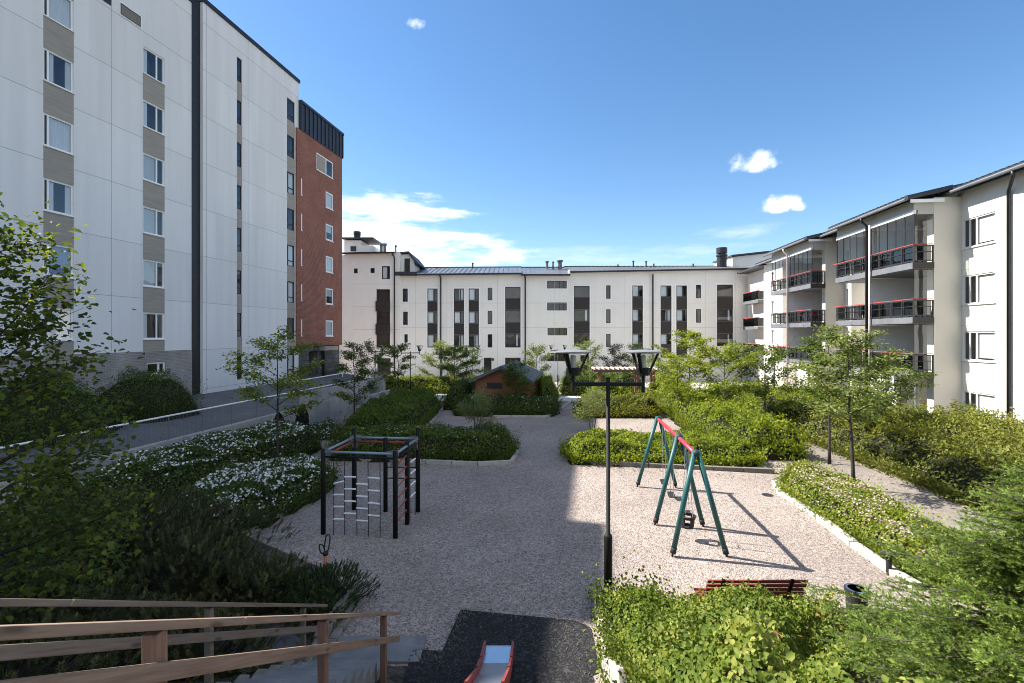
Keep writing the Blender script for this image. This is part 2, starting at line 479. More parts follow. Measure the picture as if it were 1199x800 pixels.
def pipe(parent, pts, r, mat, name='downpipe'):
    mb = MB(); mb.tube(pts, r, 8)
    z0 = pts[-1][2]; z1 = pts[-2][2] if len(pts) > 1 else z0
    return mb.build(name, mat, parent, smooth=True)


# ============================================================ TALL BLOCK ON THE LEFT
KL = math.sqrt(1 + 0.1714 ** 2)
FL = Frame((-25.39, 0), (0.1714, 1), (1, -0.1714))
YL = lambda px: 14371.0 / (697 - px)
SLp = lambda px: YL(px) * KL
SY = lambda Y: Y * KL
M['brick_grey'] = brickmat('brick_grey', (0.27, 0.255, 0.235), (0.33, 0.31, 0.29), (0.2, 0.195, 0.185), FL, 1.0, 0.3, 0.085, 0.012)
M['brick_red'] = brickmat('brick_red', (0.20, 0.060, 0.040), (0.28, 0.09, 0.06), (0.24, 0.16, 0.13), FL, 1.0, 0.30, 0.10, 0.016, amp=0.12)
M['panel_white'] = brickmat('panel_white', (0.655, 0.655, 0.65), (0.715, 0.715, 0.71), (0.66, 0.66, 0.66), FL, 1.0, 4.1, 3.0, 0.0, 0.9, amp=0.05, shift=(0.6, 2.15), off=0.0, streak=(2, 2, 0.15))
M['stone_block'] = brickmat('stone_block', (0.06, 0.06, 0.066), (0.12, 0.12, 0.125), (0.035, 0.035, 0.035), FL, 1.0, 1.2, 0.42, 0.02)

tb = thing('apartment_block', 'tall pale grey panel apartment block, with columns of windows, left of the courtyard', 'apartment block', FL.p(SY(20), 0, 1.0))
c1 = (SLp(51.5), SLp(86.8)); c2 = (SLp(168), SLp(193.2))
sills = [4.55 + 3 * k for k in range(7)]
holes = []
for z in sills[:6]:
    holes += [(c1[0], c1[1], z, z + 1.5), (c2[0], c2[1], z, z + 1.5)]
holes.append((c1[0], c1[1], sills[6], sills[6] + 1.5))
bw = (SLp(172), SLp(194), 2.5, 3.2)
holes.append(bw)
# out-of-frame window columns nearer to the camera, same rhythm
c0 = (SY(17.0), SY(18.3)); cm1 = (SY(10.5), SY(11.8))
for z in sills[:6]:
    holes += [(c0[0], c0[1], z, z + 1.5), (cm1[0], cm1[1], z, z + 1.5)]
mb = MB()
sA, sB = SY(-14), SLp(225)
wall_holes(mb, FL, sA, sB, 3.85, 25.7, [h for h in holes if h[2] > 3.85])
for k in range(8):
    z = 3.85 + 3.0 * k
    if k: mb.box(FL, sA, sB, -0.004, 0.004, z - 0.012, z + 0.012, 2)
for px in (131,):
    mb.box(FL, SLp(px) - 0.012, SLp(px) + 0.012, -0.004, 0.003, 3.9, 25.7, 2)
for Y in (15.0, 20.0, 8.0):
    mb.box(FL, SY(Y) - 0.012, SY(Y) + 0.012, -0.004, 0.003, 3.9, 25.7, 2)
mb.build('wall', [M['panel_white'], M['inside'], M['joint']], tb)
mb = MB(); wall_holes(mb, FL, sA, sB, 0.3, 3.85, [bw], d=0.03)
mb.face([FL.p(sA, 0, 3.85), FL.p(sB, 0, 3.85), FL.p(sB, 0.03, 3.85), FL.p(sA, 0.03, 3.85)])
mb.build('plinth', [M['brick_grey'], M['inside']], tb)
mb = MB(); mb.box(FL, sA, sB, -12.0, -1.02, 0.3, 25.68); mb.box(FL, sA - 0.05, sA, -12.0, 0, 0.3, 25.68); mb.build('rear_wall', M['panel_white'], tb)
mb = MB(); mb.box(FL, sA - 0.15, sB + 0.02, -12.2, 0.09, 25.7, 25.95); mb.build('roof', M['black_metal'], tb)
mb = MB(); mb.box(FL, SY(15.2), SY(19.6), -6.0, -0.02, 25.95, 27.05); mb.build('roof_house', M['panel_white'], tb)
rr = random.Random(5)
for ci, (c, spl, bl) in enumerate(((c1, (0.17,), (0.0, 0.17, M['frame_dark'])), (c2, (0.66,), None), (c0, (0.3,), None), (cm1, (0.3,), None))):
    for k, z in enumerate(sills[:7 if ci == 0 else 6]):
        cu = None
        if ci == 0: cu = [(0.2, 0.98, 0.97, M['curtain'] if k in (0, 3, 5) else M['blue_curtain'])] if k in (0, 1, 3, 5) else [(0.2, 0.42, 0.97, M['curtain']), (0.8, 0.98, 0.97, M['curtain'])]
        elif ci == 1: cu = [(0.02, 0.64, 0.97, M['blind'])] if k in (1, 2, 3) else [(0.02, 0.3, 0.97, M['curtain'])]
        window(tb, FL, c[0], c[1], z, z + 1.5, M['trim_white'], M['glass'], splits=spl, fw=0.075, curtain=cu, sill=True, blank=bl, rec=0.05)
    for k in range(6):
        z0 = sills[k] + 1.5; z1 = sills[k + 1] - 0.05
        if ci and k == 5: continue
        p = MB(); p.box(FL, c[0], c[1], -0.01, 0.012, z0 + 0.01, z1); p.build('spandrel_panel', M['grey_board'], tb)
    p = MB(); p.box(FL, c[0], c[1], -0.01, 0.012, 3.86, sills[0] - 0.05); p.build('spandrel_panel', M['grey_board'], tb)
window(tb, FL, bw[0], bw[1], bw[2], bw[3], M['trim_white'], M['glass'], d=0.03, splits=(0.66,), fw=0.09, sill=True)
p = MB(); a0, a1 = SLp(141), SLp(165)
for k in range(9): p.box(FL, a0 + 0.06, a1 - 0.06, 0.002, 0.03, 22.02 + k * 0.055, 22.05 + k * 0.055, 0)
p.box(FL, a0, a1, -0.002, 0.012, 21.95, 22.56, 1); 
for (b0, b1, g0, g1) in ((a0 - 0.05, a0, 21.9, 22.61), (a1, a1 + 0.05, 21.9, 22.61), (a0, a1, 21.9, 21.95), (a0, a1, 22.56, 22.61)): p.box(FL, b0, b1, 0.002, 0.04, g0, g1, 2)
p.build('vent_grille', [M['grey_board'], M['frame_dark'], M['trim_white']], tb)
p = MB(); p.box(FL, SLp(119), SLp(130.5), 0.002, 0.03, 22.05, 23.0); p.build('vent_cover', M['frame_dark'], tb)

# far half of the block
sC, sD = SLp(234.2), SY(41.06); d2 = 0.25
p = MB(); p.box(FL, sB, sC, -0.6, 0.05, 0.3, 26.1); p.build('joint_cover', M['black_metal'], tb)
e1 = (SLp(274.3), SLp(280.3)); e2 = (SLp(333.5), SLp(342.4))
hz1 = [1.65 + 3.0 * k for k in range(8)]; hz2 = [1.45 + 3.0 * k for k in range(8)]
holes = [(e1[0], e1[1], z, z + 1.7) for z in hz1] + [(e2[0], e2[1], z, z + 1.75) for z in hz2]
mb = MB(); wall_holes(mb, FL, sC, sD, 0.3, 26.15, holes, d=d2)
mb.box(FL, sC - 0.002, sC, -0.5, d2, 0.3, 26.15, 0)
for k in range(8): mb.box(FL, sC, sD, d2 - 0.004, d2 + 0.004, 3.85 + 3 * k - 0.012, 3.85 + 3 * k + 0.012, 2)
mb.box(FL, sC, sD, d2 - 0.004, d2 + 0.004, 1.3, 1.325, 2)
for px in (238.5, 287.5): mb.box(FL, SLp(px) - 0.012, SLp(px) + 0.012, d2 - 0.004, d2 + 0.003, 0.8, 26.1, 2)
mb.build('wall', [M['panel_white'], M['inside'], M['joint']], tb)
p = MB(); p.box(FL, sC, sD, -12, -1.0, 0.3, 26.12); p.build('rear_wall', M['panel_white'], tb)
p = MB(); p.box(FL, sC - 0.12, sD + 0.1, -12.2, d2 + 0.1, 26.15, 26.42); p.build('roof', M['black_metal'], tb)
for (e, hz, hh, sp) in ((e1, hz1, 1.7, ()), (e2, hz2, 1.75, (0.2,))):
    for k, z in enumerate(hz):
        wn = window(tb, FL, e[0], e[1], z, z + hh, M['frame_dark'], M['glass'], d=d2, splits=sp, fw=0.07,
                    curtain=[(0.25, 0.9, 0.96, M['curtain'])] if (e is e2 and k in (0, 2, 3, 5)) else None, sill=None)
        q = MB(); q.box(FL, e[0] + 0.07, e[1] - 0.07, d2 - 0.118, d2 - 0.058, z + 0.42, z + 0.49); q.build('transom', M['frame_dark'], wn)
    for k in range(8):
        z0 = hz[k] + hh; z1 = hz[k + 1] if k < 7 else None
        if z1: q = MB(); q.box(FL, e[0], e[1] + (0.0 if e is e1 else 0.0), d2 - 0.01, d2 + 0.012, z0 + 0.005, z1 - 0.005); q.build('spandrel_panel', M['grey_board'], tb)

# ------------------------------------------------ brick wing behind it
bk = thing('brick_wing', 'red brick tower with dark standing-seam top storey at end of grey block', 'apartment block', FL.p(SY(44), 0, 1.0))
d3 = 0.38; sE, sF = SY(40.65), SY(47.9)
wz = [4.65 + 3.0 * k for k in range(5)]
b1 = (SLp(377.6), SLp(386.3)); b0 = (SLp(366.7), SLp(386.3))
holes = [(b1[0], b1[1], z, z + 1.5) for z in wz] + [(b0[0], b0[1], 19.65, 21.2)]
mb = MB(); wall_holes(mb, FL, sE, sF, 3.8, 22.2, holes, d=d3)
mb.box(FL, sE - 0.002, sE, d2 - 0.1, d3, 3.8, 22.2, 0); mb.box(FL, sF - 1.0, sF, -12, -1.0, 0.3, 22.2, 0); mb.face([FL.p(sF, d3, 3.8), FL.p(sF, -1.0, 3.8), FL.p(sF, -1.0, 22.2), FL.p(sF, d3, 22.2)], 0)
mb.box(FL, sE + 0.5, sF - 1.0, -12, -1.0, 0.3, 22.2, 0)
mb.build('wall', [M['brick_red'], M['inside']], bk)
mb = MB(); s0 = SY(41.06)
mb.box(FL, s0 + 0.004, sF + 0.05, -12.05, d3 + 0.06, 22.2, 24.55, 0)
n = 11
for k in range(n + 1):
    a = s0 + 0.05 + (sF - s0 - 0.05) * k / n
    mb.box(FL, a - 0.035, a + 0.035, d3 + 0.05, d3 + 0.14, 22.24, 24.5, 0)
mb.box(FL, s0, sF + 0.12, -12.1, d3 + 0.16, 24.5, 24.72, 0)
mb.build('seamed_cladding', M['dark_clad'], bk)
for k, z in enumerate(wz):
    window(bk, FL, b1[0], b1[1], z, z + 1.5, M['trim_white'], M['glass'], d=d3, fw=0.12, sill=True, rec=0.02,
           curtain=[(0.1, 0.9, 0.96, M['curtain'])] if k in (0, 2, 4) else [(0.1, 0.9, 0.5, M['blind'])])
    q = MB(); a = SLp(348.4)
    q.box(FL, a - 0.02, a + 0.10, d3 - 0.01, d3 + 0.03, z + 0.05, z + 1.45); q.box(FL, a - 0.03, a + 0.16, d3 - 0.01, d3 + 0.05, z, z + 0.05)
    q.build('slit_window', M['trim_white'], bk)
w = window(bk, FL, b0[0], b0[1], 19.65, 21.2, M['trim_white'], M['glass'], d=d3, splits=(0.57,), fw=0.1, sill=True, rec=0.02)
q = MB(); q.box(FL, b0[0] + 0.12, b0[0] + (b0[1] - b0[0]) * 0.54, d3 - 0.06, d3 - 0.01, 19.75, 21.1); q.build('grey_panel', M['grey_board'], w)
# stone ground storey with a recessed entrance
mb = MB(); hd = [(SLp(361), SLp(371), 0.5, 3.3)]
wall_holes(mb, FL, sE, sF, 0.3, 3.8, hd, d=d3 - 0.3, depth=1.6)
mb.face([FL.p(sE, d3 - 0.3, 3.8), FL.p(sF, d3 - 0.3, 3.8), FL.p(sF, d3, 3.8), FL.p(sE, d3, 3.8)], 0)
mb.face([FL.p(sF, d3 - 0.3, 0.3), FL.p(sF, -1.0, 0.3), FL.p(sF, -1.0, 3.8), FL.p(sF, d3 - 0.3, 3.8)], 0)
mb.build('stone_base', [M['stone_block'], M['inside']], bk)
q = MB(); q.box(FL, SLp(373), SLp(389), d3 - 0.28, d3 + 0.3, 3.35, 3.72); q.build('entrance_canopy', M['grey_board'], bk)
q = MB(); q.box(FL, SLp(376), SLp(379), d3 - 0.28, d3 + 0.02, 0.5, 3.3); q.build('entrance_post', M['black_metal'], bk)

# ============================================================ LONG BUILDING AT THE BACK
YB = 60.5
FB = Frame((0, YB), (1, 0), (0, -1))
XB = lambda px: (px - 600) / 9.355
ZB = lambda py: 4.8 + (392 - py) / 9.355
GZ = -0.9
lb = thing('long_apartment_building', 'long three-storey white apartment house with dark window bays closing the courtyard', 'apartment house', (0, YB, -0.8))
strips = [  # x0, x1, list of glass (y0,y1), list of panels, bottom
    (501, 513, [(338, 353), (365, 379), (392, 407)], [(353, 365), (379, 392)]),
    (532, 544, [(338, 352), (365, 379), (392, 407)], [(352, 365), (379, 392)]),
    (549.3, 561.3, [(338, 352), (365, 379), (392, 407)], [(352, 365), (379, 392)]),
    (592, 610, [(336, 350), (363, 378), (391, 407)], [(350, 363), (378, 391)]),
    (672.3, 690.8, [(335, 349), (362.5, 377), (391, 406)], [(349, 362.5), (377, 391)]),
    (740.5, 753, [(334.5, 348), (362, 376.5), (391, 404)], [(348, 362), (376.5, 391), (404, 412)]),
    (773.6, 786.4, [(334.5, 348), (362.5, 376.5), (391, 404)], [(348, 362.5), (376.5, 391), (404, 419)]),
    (792, 804.6, [(334.5, 348), (362.5, 376.5), (391, 404)], [(348, 362.5), (376.5, 391), (404, 419)]),
    (839.5, 858.3, [(333.5, 348), (362, 376.5), (390.5, 405.5)], [(348, 362), (376.5, 390.5)]),
]
singles = [(472, 478, 338, 353.5), (472.5, 478, 365, 380.5), (474, 478, 391.5, 401),
           (571.5, 577, 337, 351.7), (571.5, 577, 364, 379.5), (571.5, 577, 391.5, 407),
           (710, 715.3, 334.3, 350), (710, 715.3, 362.3, 378.5), (710, 715.3, 391, 406.5),
           (815, 821, 333.7, 349.3), (815, 821, 362, 378), (815, 821, 390, 405.5)]
stairw = [(641, 664, 329, 338), (641, 664, 354.3, 363.7), (641.5, 664.5, 383.7, 392.7), (641, 664, 413.5, 423)]
doors = [(567, 576, 419, 441), (592, 610, 419, 430), (848, 866, 411, 424), (680, 690, 416, 441)]
seg = [(469, 612, 321.5, 0.0), (612, 667, 322.5, 0.12), (667, 888, 317.5, 0.05)]
hl = [(XB(s[0]), XB(s[1]), ZB(g[1]), ZB(g[0])) for s in strips for g in s[2]]
hs = [(XB(a), XB(b), ZB(d), ZB(c)) for a, b, c, d in singles + stairw + doors]
for (x0, x1, yt, dd) in seg:
    a0, a1 = XB(x0), XB(x1)
    hh = [h for h in hl + hs if a0 < h[0] < a1]
    mb = MB(); wall_holes(mb, FB, a0, a1, GZ, ZB(yt) + 0.2, hh, d=dd)
    mb.box(FB, a0, a0 + 0.01, -1, dd - 0.002, GZ, ZB(yt) + 0.2); mb.box(FB, a1 - 0.01, a1, -1, dd - 0.002, GZ, ZB(yt) + 0.2)
    for y in (355, 383.8): mb.box(FB, a0, a1, dd - 0.004, dd + 0.004, ZB(y) - 0.025, ZB(y) + 0.025, 2)
    for px in {469: (487, 523, 566, 583), 612: (650,), 667: (697, 732, 761, 826, 861)}[x0]:
        mb.box(FB, XB(px) - 0.02, XB(px) + 0.02, dd - 0.004, dd + 0.003, GZ, ZB(yt), 2)
    mb.build('wall', [M['render_white'], M['inside'], M['joint_light']], lb)
    dmap = dd
    for s in strips:
        if not x0 < s[0] < x1: continue
        A, B = XB(s[0]), XB(s[1]); wide = s[1] - s[0] > 15
        ti = MB(); t = 0.14; zt = ZB(s[2][0][0]); zb = ZB(max(s[2][-1][1], s[3][-1][1]))
        ti.box(FB, A - t, A, dd + 0.002, dd + 0.05, zb, zt + t); ti.box(FB, B, B + t, dd + 0.002, dd + 0.05, zb, zt + t); ti.box(FB, A, B, dd + 0.002, dd + 0.05, zt, zt + t)
        bay = ti.build('bay_surround', M['trim_white'], lb)
        for j, g in enumerate(s[2]):
            k = rr.random()
            cu = None
            if not wide: cu = [(0.04, 0.62, 0.96, M['curtain'])] if k < 0.8 else [(0.5, 0.98, 0.96, M['blind'])]
            elif k < 0.45: cu = [(0.72, 0.8 + 0.2 * k, 0.9, M['curtain'])]
            window(lb, FB, A, B, ZB(g[1]), ZB(g[0]), M['frame_dark'], M['glass_back'], d=dd, splits=(0.62,) if not wide else (), fw=0.09, curtain=cu)
        for g in s[3]:
            q = MB(); q.box(FB, A, B, dd - 0.01, dd + 0.03, ZB(g[1]) + 0.01, ZB(g[0]) - 0.01)
            if wide:
                q.box(FB, A + 0.03, B - 0.03, dd + 0.031, dd + 0.06, ZB(g[0]) - 0.1, ZB(g[0]) - 0.03)
            q.build('spandrel_panel', M['brown_panel'], lb)
    for (a, b, c, d) in singles:
        if x0 < a < x1: window(lb, FB, XB(a), XB(b), ZB(d), ZB(c), M['frame_dark'], M['glass_back'], d=dd, fw=0.08, trim=0.1)
    for (a, b, c, d) in stairw:
        if x0 < a < x1: window(lb, FB, XB(a), XB(b), ZB(d), ZB(c), M['frame_dark'], M['glass_back'], d=dd, splits=(0.62, 0.85), fw=0.07, trim=0.1)
    for (a, b, c, d) in doors:
        if x0 < a < x1: window(lb, FB, XB(a), XB(b), ZB(d), ZB(c), M['frame_dark'], M['glass_back'], d=dd, splits=(), fw=0.1, name='door', rec=0.1)
    q = MB(); q.box(FB, a0, a1, -10, -1.02, GZ, ZB(yt) + 0.15); q.build('rear_wall', M['render_white'], lb)


def pitched(name, parent, x0, x1, zl, zr, y0, y1, zr0, zr1, mat, rib=0.6, th=0.16):
    """mono-pitch seamed roof from the eave (y0) back to the ridge (y1)"""
    mb = MB()
    A = [(x0, y0, zl), (x1, y0, zr), (x1, y1, zr1), (x0, y1, zr0)]
    mb.hexa([(p[0], p[1], p[2] - th) for p in A] + A, 0)
    n = int((x1 - x0) / rib)
    for k in range(1, n):
        t = k / n; x = x0 + (x1 - x0) * t
        a = Vector((x, y0, zl + (zr - zl) * t + 0.03)); b = Vector((x, y1, zr0 + (zr1 - zr0) * t + 0.03))
        mb.bar(a, b, 0.05, 0.07, 0)
    mb.bar((x0, y0 - 0.05, zl - 0.06), (x1, y0 - 0.05, zr - 0.06), 0.16, 0.2, 1)
    mb.bar((x0, y1, zr0 + 0.05), (x1, y1, zr1 + 0.05), 0.3, 0.1, 1)
    return mb.build(name, [mat, M['black_metal']], parent)


pitched('roof', lb, XB(469), XB(612), ZB(322), ZB(320.5), 60.0, 67, 14.05, 14.15, M['roof_metal'])
pitched('roof', lb, XB(610.5), XB(667.5), ZB(322.3), ZB(322.3), 59.8, 67, 14.1, 14.1, M['roof_metal'])
pitched('roof', lb, XB(667.6), XB(890), ZB(318.8), ZB(314.6), 60.0, 67, 14.2, 14.25, M['roof_metal'])
for (x0, x1, zt) in ((469, 667, 14.0), (667, 888, 14.1)):
    q = MB(); q.box(FB, XB(x0) + 0.01, XB(x1) - 0.01, -12, -6.4, GZ, zt - 0.2); q.build('rear_wall', M['render_white'], lb)
for px, dd in ((516.7, 0), (615.5, 0.12), (764.5, 0.05)):
    x = XB(px); y = YB - dd - 0.12
    pipe(lb, [(x - 0.1, YB - 0.5, ZB(322)), (x, y, ZB(326)), (x, y, GZ)], 0.09, M['black_metal'])
# roof fittings
def vent(parent, px, py0, py1, w, Y, mat, cap=True, name='roof_vent'):
    s = Y / F; x = (px - 600) * s; z0 = 4.8 + (392 - py0) * s; z1 = 4.8 + (392 - py1) * s; r = w * s / 2
    q = MB(); pr = [(r, 0 - 0.4), (r, (z1 - z0) * 0.55), (r * 1.15, (z1 - z0) * 0.56), (r * 1.15, (z1 - z0) * 0.64), (r * 0.85, (z1 - z0) * 0.65), (r * 0.85, (z1 - z0) * 0.7), (r * 1.1, (z1 - z0) * 0.71), (r * 1.1, z1 - z0)] if cap else [(r, -0.4), (r, (z1 - z0) * 0.8), (r * 1.5, (z1 - z0) * 0.81), (r * 1.5, z1 - z0)]
    q.lathe((x, Y, z0), pr, 14); q.build(name, mat, parent)
vent(lb, 845.5, 313, 290.5, 11, 64, M['black_metal'], name='chimney')
for px, a, b, w in ((641, 313, 306, 3), (648, 313, 306.5, 2), (656, 314, 305, 5)): vent(lb, px, a, b, w, 65, M['grey_steel'], False)
for px, a, b in ((742, 313, 305.5), (757, 313, 306), (724, 313, 310), (766, 312, 309), (554, 316, 308), (512, 316, 313), (812, 312, 309)): vent(lb, px, a, b, 1.6, 66, M['frame_dark'], False)
q = MB(); Y = 66; s = Y / F
q.hexa([((858 - 600) * s, Y, 13.4), ((905 - 600) * s, Y, 13.4), ((905 - 600) * s, Y + 6, 13.4), ((858 - 600) * s, Y + 6, 13.4),
        ((858 - 600) * s, Y, 15.4), ((905 - 600) * s, Y, 16.0), ((905 - 600) * s, Y + 6, 16.0), ((858 - 600) * s, Y + 6, 15.4)], 0)
q.hexa([((856 - 600) * s, Y - .3, 15.45), ((907 - 600) * s, Y - .3, 16.1), ((907 - 600) * s, Y + 6, 16.1), ((856 - 600) * s, Y + 6, 15.45),
        ((856 - 600) * s, Y - .3, 15.65), ((907 - 600) * s, Y - .3, 16.3), ((907 - 600) * s, Y + 6, 16.3), ((856 - 600) * s, Y + 6, 15.65)], 1)
q.build('roof_house', [M['render_white'], M['roof_dark']], lb)
for px, py in ((561, 425), (577.5, 421), (834, 424)):
    q = MB(); x = XB(px); q.box(FB, x - 0.13, x + 0.13, 0.0, 0.14, ZB(py) - 0.15, ZB(py) + 0.15); q.build('wall_lamp', M['black_metal'], lb)

# ------------------------------------------------ taller end house with gabled attic
eh = thing('end_house', 'taller white end house with gabled attic and roof chimneys beside red brick tower', 'apartment house', (XB(435), YB, -0.8))
a0, a1 = XB(415), XB(469); zt = ZB(297) + 0.1
hh = [(XB(415.6), XB(420.2), ZB(320.4), ZB(314.8)), (XB(435), XB(440), ZB(320.2), ZB(314.2)), (XB(448.3), XB(457.8), ZB(327.2), ZB(312)),
      (XB(443), XB(458.5), ZB(441), ZB(419.5))]
lg = [(339, 353), (365, 379.5), (392, 407)]
hh += [(XB(442), XB(457.8), ZB(b), ZB(a)) for a, b in lg]
mb = MB(); wall_holes(mb, FB, a0, a1, GZ, zt, hh, d=0.25)
for y in (333, 359.5, 386): mb.box(FB, a0, a1, 0.246, 0.254, ZB(y) - 0.025, ZB(y) + 0.025, 2)
# angled left flank
p0 = FB.p(a0, 0.25, 0); p1 = (XB(400), YB + 0.15, 0)
mb.face([(p1[0], p1[1], GZ), (p0[0], p0[1], GZ), (p0[0], p0[1], zt), (p1[0], p1[1], zt - 0.3)], 0)
mb.face([(XB(469), YB - 0.25, GZ), (XB(469), YB + 9, GZ), (XB(469), YB + 9, zt), (XB(469), YB - 0.25, zt)], 0)
mb.box(FB, XB(400) - 6, XB(469) - 0.01, -12, -3.3, GZ, zt - 0.3, 0)
mb.build('wall', [M['render_white'], M['inside'], M['joint_light']], eh)
for i, h in enumerate(hh):
    window(eh, FB, h[0], h[1], h[2], h[3], M['frame_dark'], M['glass_back'], d=0.25, splits=(0.7,) if i == 2 else (), fw=0.09,
           trim=0.1 if i < 3 else None, curtain=[(0.08, 0.65, 0.96, M['curtain'])] if i == 2 else None, name='door' if i == 3 else 'window')
for a, b in ((353, 365), (379.5, 392)):
    q = MB(); q.box(FB, XB(441.5), XB(458), 0.24, 0.5, ZB(b), ZB(a)); q.build('balcony_front', M['brown_panel'], eh)
pitched('roof', eh, XB(404), XB(464.5), ZB(297.5), ZB(296.5), 59.7, 66, 16.0, 16.0, M['roof_metal'])
pipe(eh, [(XB(461), YB - 0.6, ZB(298)), (XB(463.3), YB - 0.4, ZB(302)), (XB(463.3), YB - 0.4, GZ)], 0.09, M['black_metal'])
# gabled attic
mb = MB(); Y0 = YB + 0.6; xs = [XB(464.5), XB(478), XB(487)]; zs = [ZB(297.5), ZB(295.8), ZB(307)]
mb.hexa([(xs[0], Y0, ZB(322)), (XB(484.5), Y0, ZB(322)), (XB(484.5), Y0 + 6, ZB(322)), (xs[0], Y0 + 6, ZB(322)),
         (xs[0], Y0, ZB(297.8)), (XB(484.5), Y0, ZB(304)), (XB(484.5), Y0 + 6, ZB(304)), (xs[0], Y0 + 6, ZB(297.8))], 0)
mb.face([(xs[0], Y0 - 0.002, ZB(297.8)), (XB(484.5), Y0 - 0.002, ZB(304)), (XB(478), Y0 - 0.002, ZB(296.8))], 0)
attic = mb.build('attic', [M['render_white']], eh)
q = MB(); q.bar((XB(463), Y0 + 3, ZB(296.2)), (XB(478.3), Y0 + 3, ZB(294.8)), 6.6, 0.22, 0); q.bar((XB(478), Y0 + 3, ZB(294.9)), (XB(488.8), Y0 + 3, ZB(308.5)), 6.6, 0.22, 0); q.build('attic_roof', M['roof_dark'], eh)
q = MB(); q.box(FB, XB(473), XB(479.3), -0.598, -0.56, ZB(318.5), ZB(302)); q.build('window', M['frame_dark'], attic)
q = MB(); q.box(FB, XB(463.5), XB(489), -0.55, 0.3, ZB(323.2), ZB(318.6)); q.build('flashing', M['roof_dark'], eh)
q = MB(); q.box(FB, XB(390), XB(411), -8.0, -4.2, zt - 0.4, 4.8 + 110 * 65 / F); q.box(FB, XB(411) + .001, XB(426), -8.0, -4.2, zt - 0.4, 4.8 + 104 * 65 / F)
q.box(FB, XB(388), XB(427), -8.3, -3.9, 4.8 + 111 * 65 / F, 4.8 + 113 * 65 / F, 1); q.box(FB, XB(398), XB(405), -4.2, -4.15, 4.8 + 97 * 65 / F, 4.8 + 103 * 65 / F, 1)
q.build('roof_house', [M['render_white'], M['roof_dark']], eh)
vent(eh, 418.7, 281, 271.5, 7.5, 66, M['black_metal'], name='chimney'); vent(eh, 397.5, 281, 272, 4, 66, M['grey_steel'], name='chimney')
for px in (447, 451): vent(eh, px, 296, 285.5, 3.4, 64, M['grey_steel'], False)
vent(eh, 464, 296, 287.5, 1.6, 63, M['frame_dark'], False)

# ============================================================ BALCONY HOUSE ON THE RIGHT
KR = math.sqrt(1 + 0.1095 ** 2)
FR = Frame((21.55, 0), (0.1095, 1), (-1, 0.1095))
SR = lambda Y, d=0.0: (Y - 0.10885 * d) * KR
rb = thing('balcony_house', 'white apartment house with glazed steel balconies on sunny right side of courtyard', 'apartment house', FR.p(SR(30), 0, -0.7))
G0 = -0.9
w0, w1 = SR(24.22), SR(26.2)
rows = [0.22, 3.43, 6.42, 9.45]
hh = [(w0, w1, z, z + 1.55) for z in rows] + [(SR(17.5), SR(19.5), z, z + 1.55) for z in rows] + [(SR(12.5), SR(14.5), z, z + 1.55) for z in rows]
mb = MB(); wall_holes(mb, FR, SR(4), SR(26.55), G0, 12.55, hh, rev=0.12)
for z in (2.3, 5.3, 8.3): mb.box(FR, SR(4), SR(26.55), -0.004, 0.004, z - 0.012, z + 0.012, 2)
for Y in (22.0, 16): mb.box(FR, SR(Y) - 0.012, SR(Y) + 0.012, -0.004, 0.003, G0, 12.5, 2)
mb.build('wall', [M['render_warm'], M['inside'], M['joint_light']], rb)
for i, h in enumerate(hh):
    window(rb, FR, h[0], h[1], h[2], h[3], M['trim_white'], M['glass_clear'], splits=(0.58, 0.8), fw=0.07, sill=True, rec=0.04,
           curtain=[(0.02, 0.57, 0.9 if i % 2 else 0.97, M['blind'])])
bays = [(26.5, 34.0, 36.4, 37.45), (37.5, 44.7, 47.8, 52.4)]
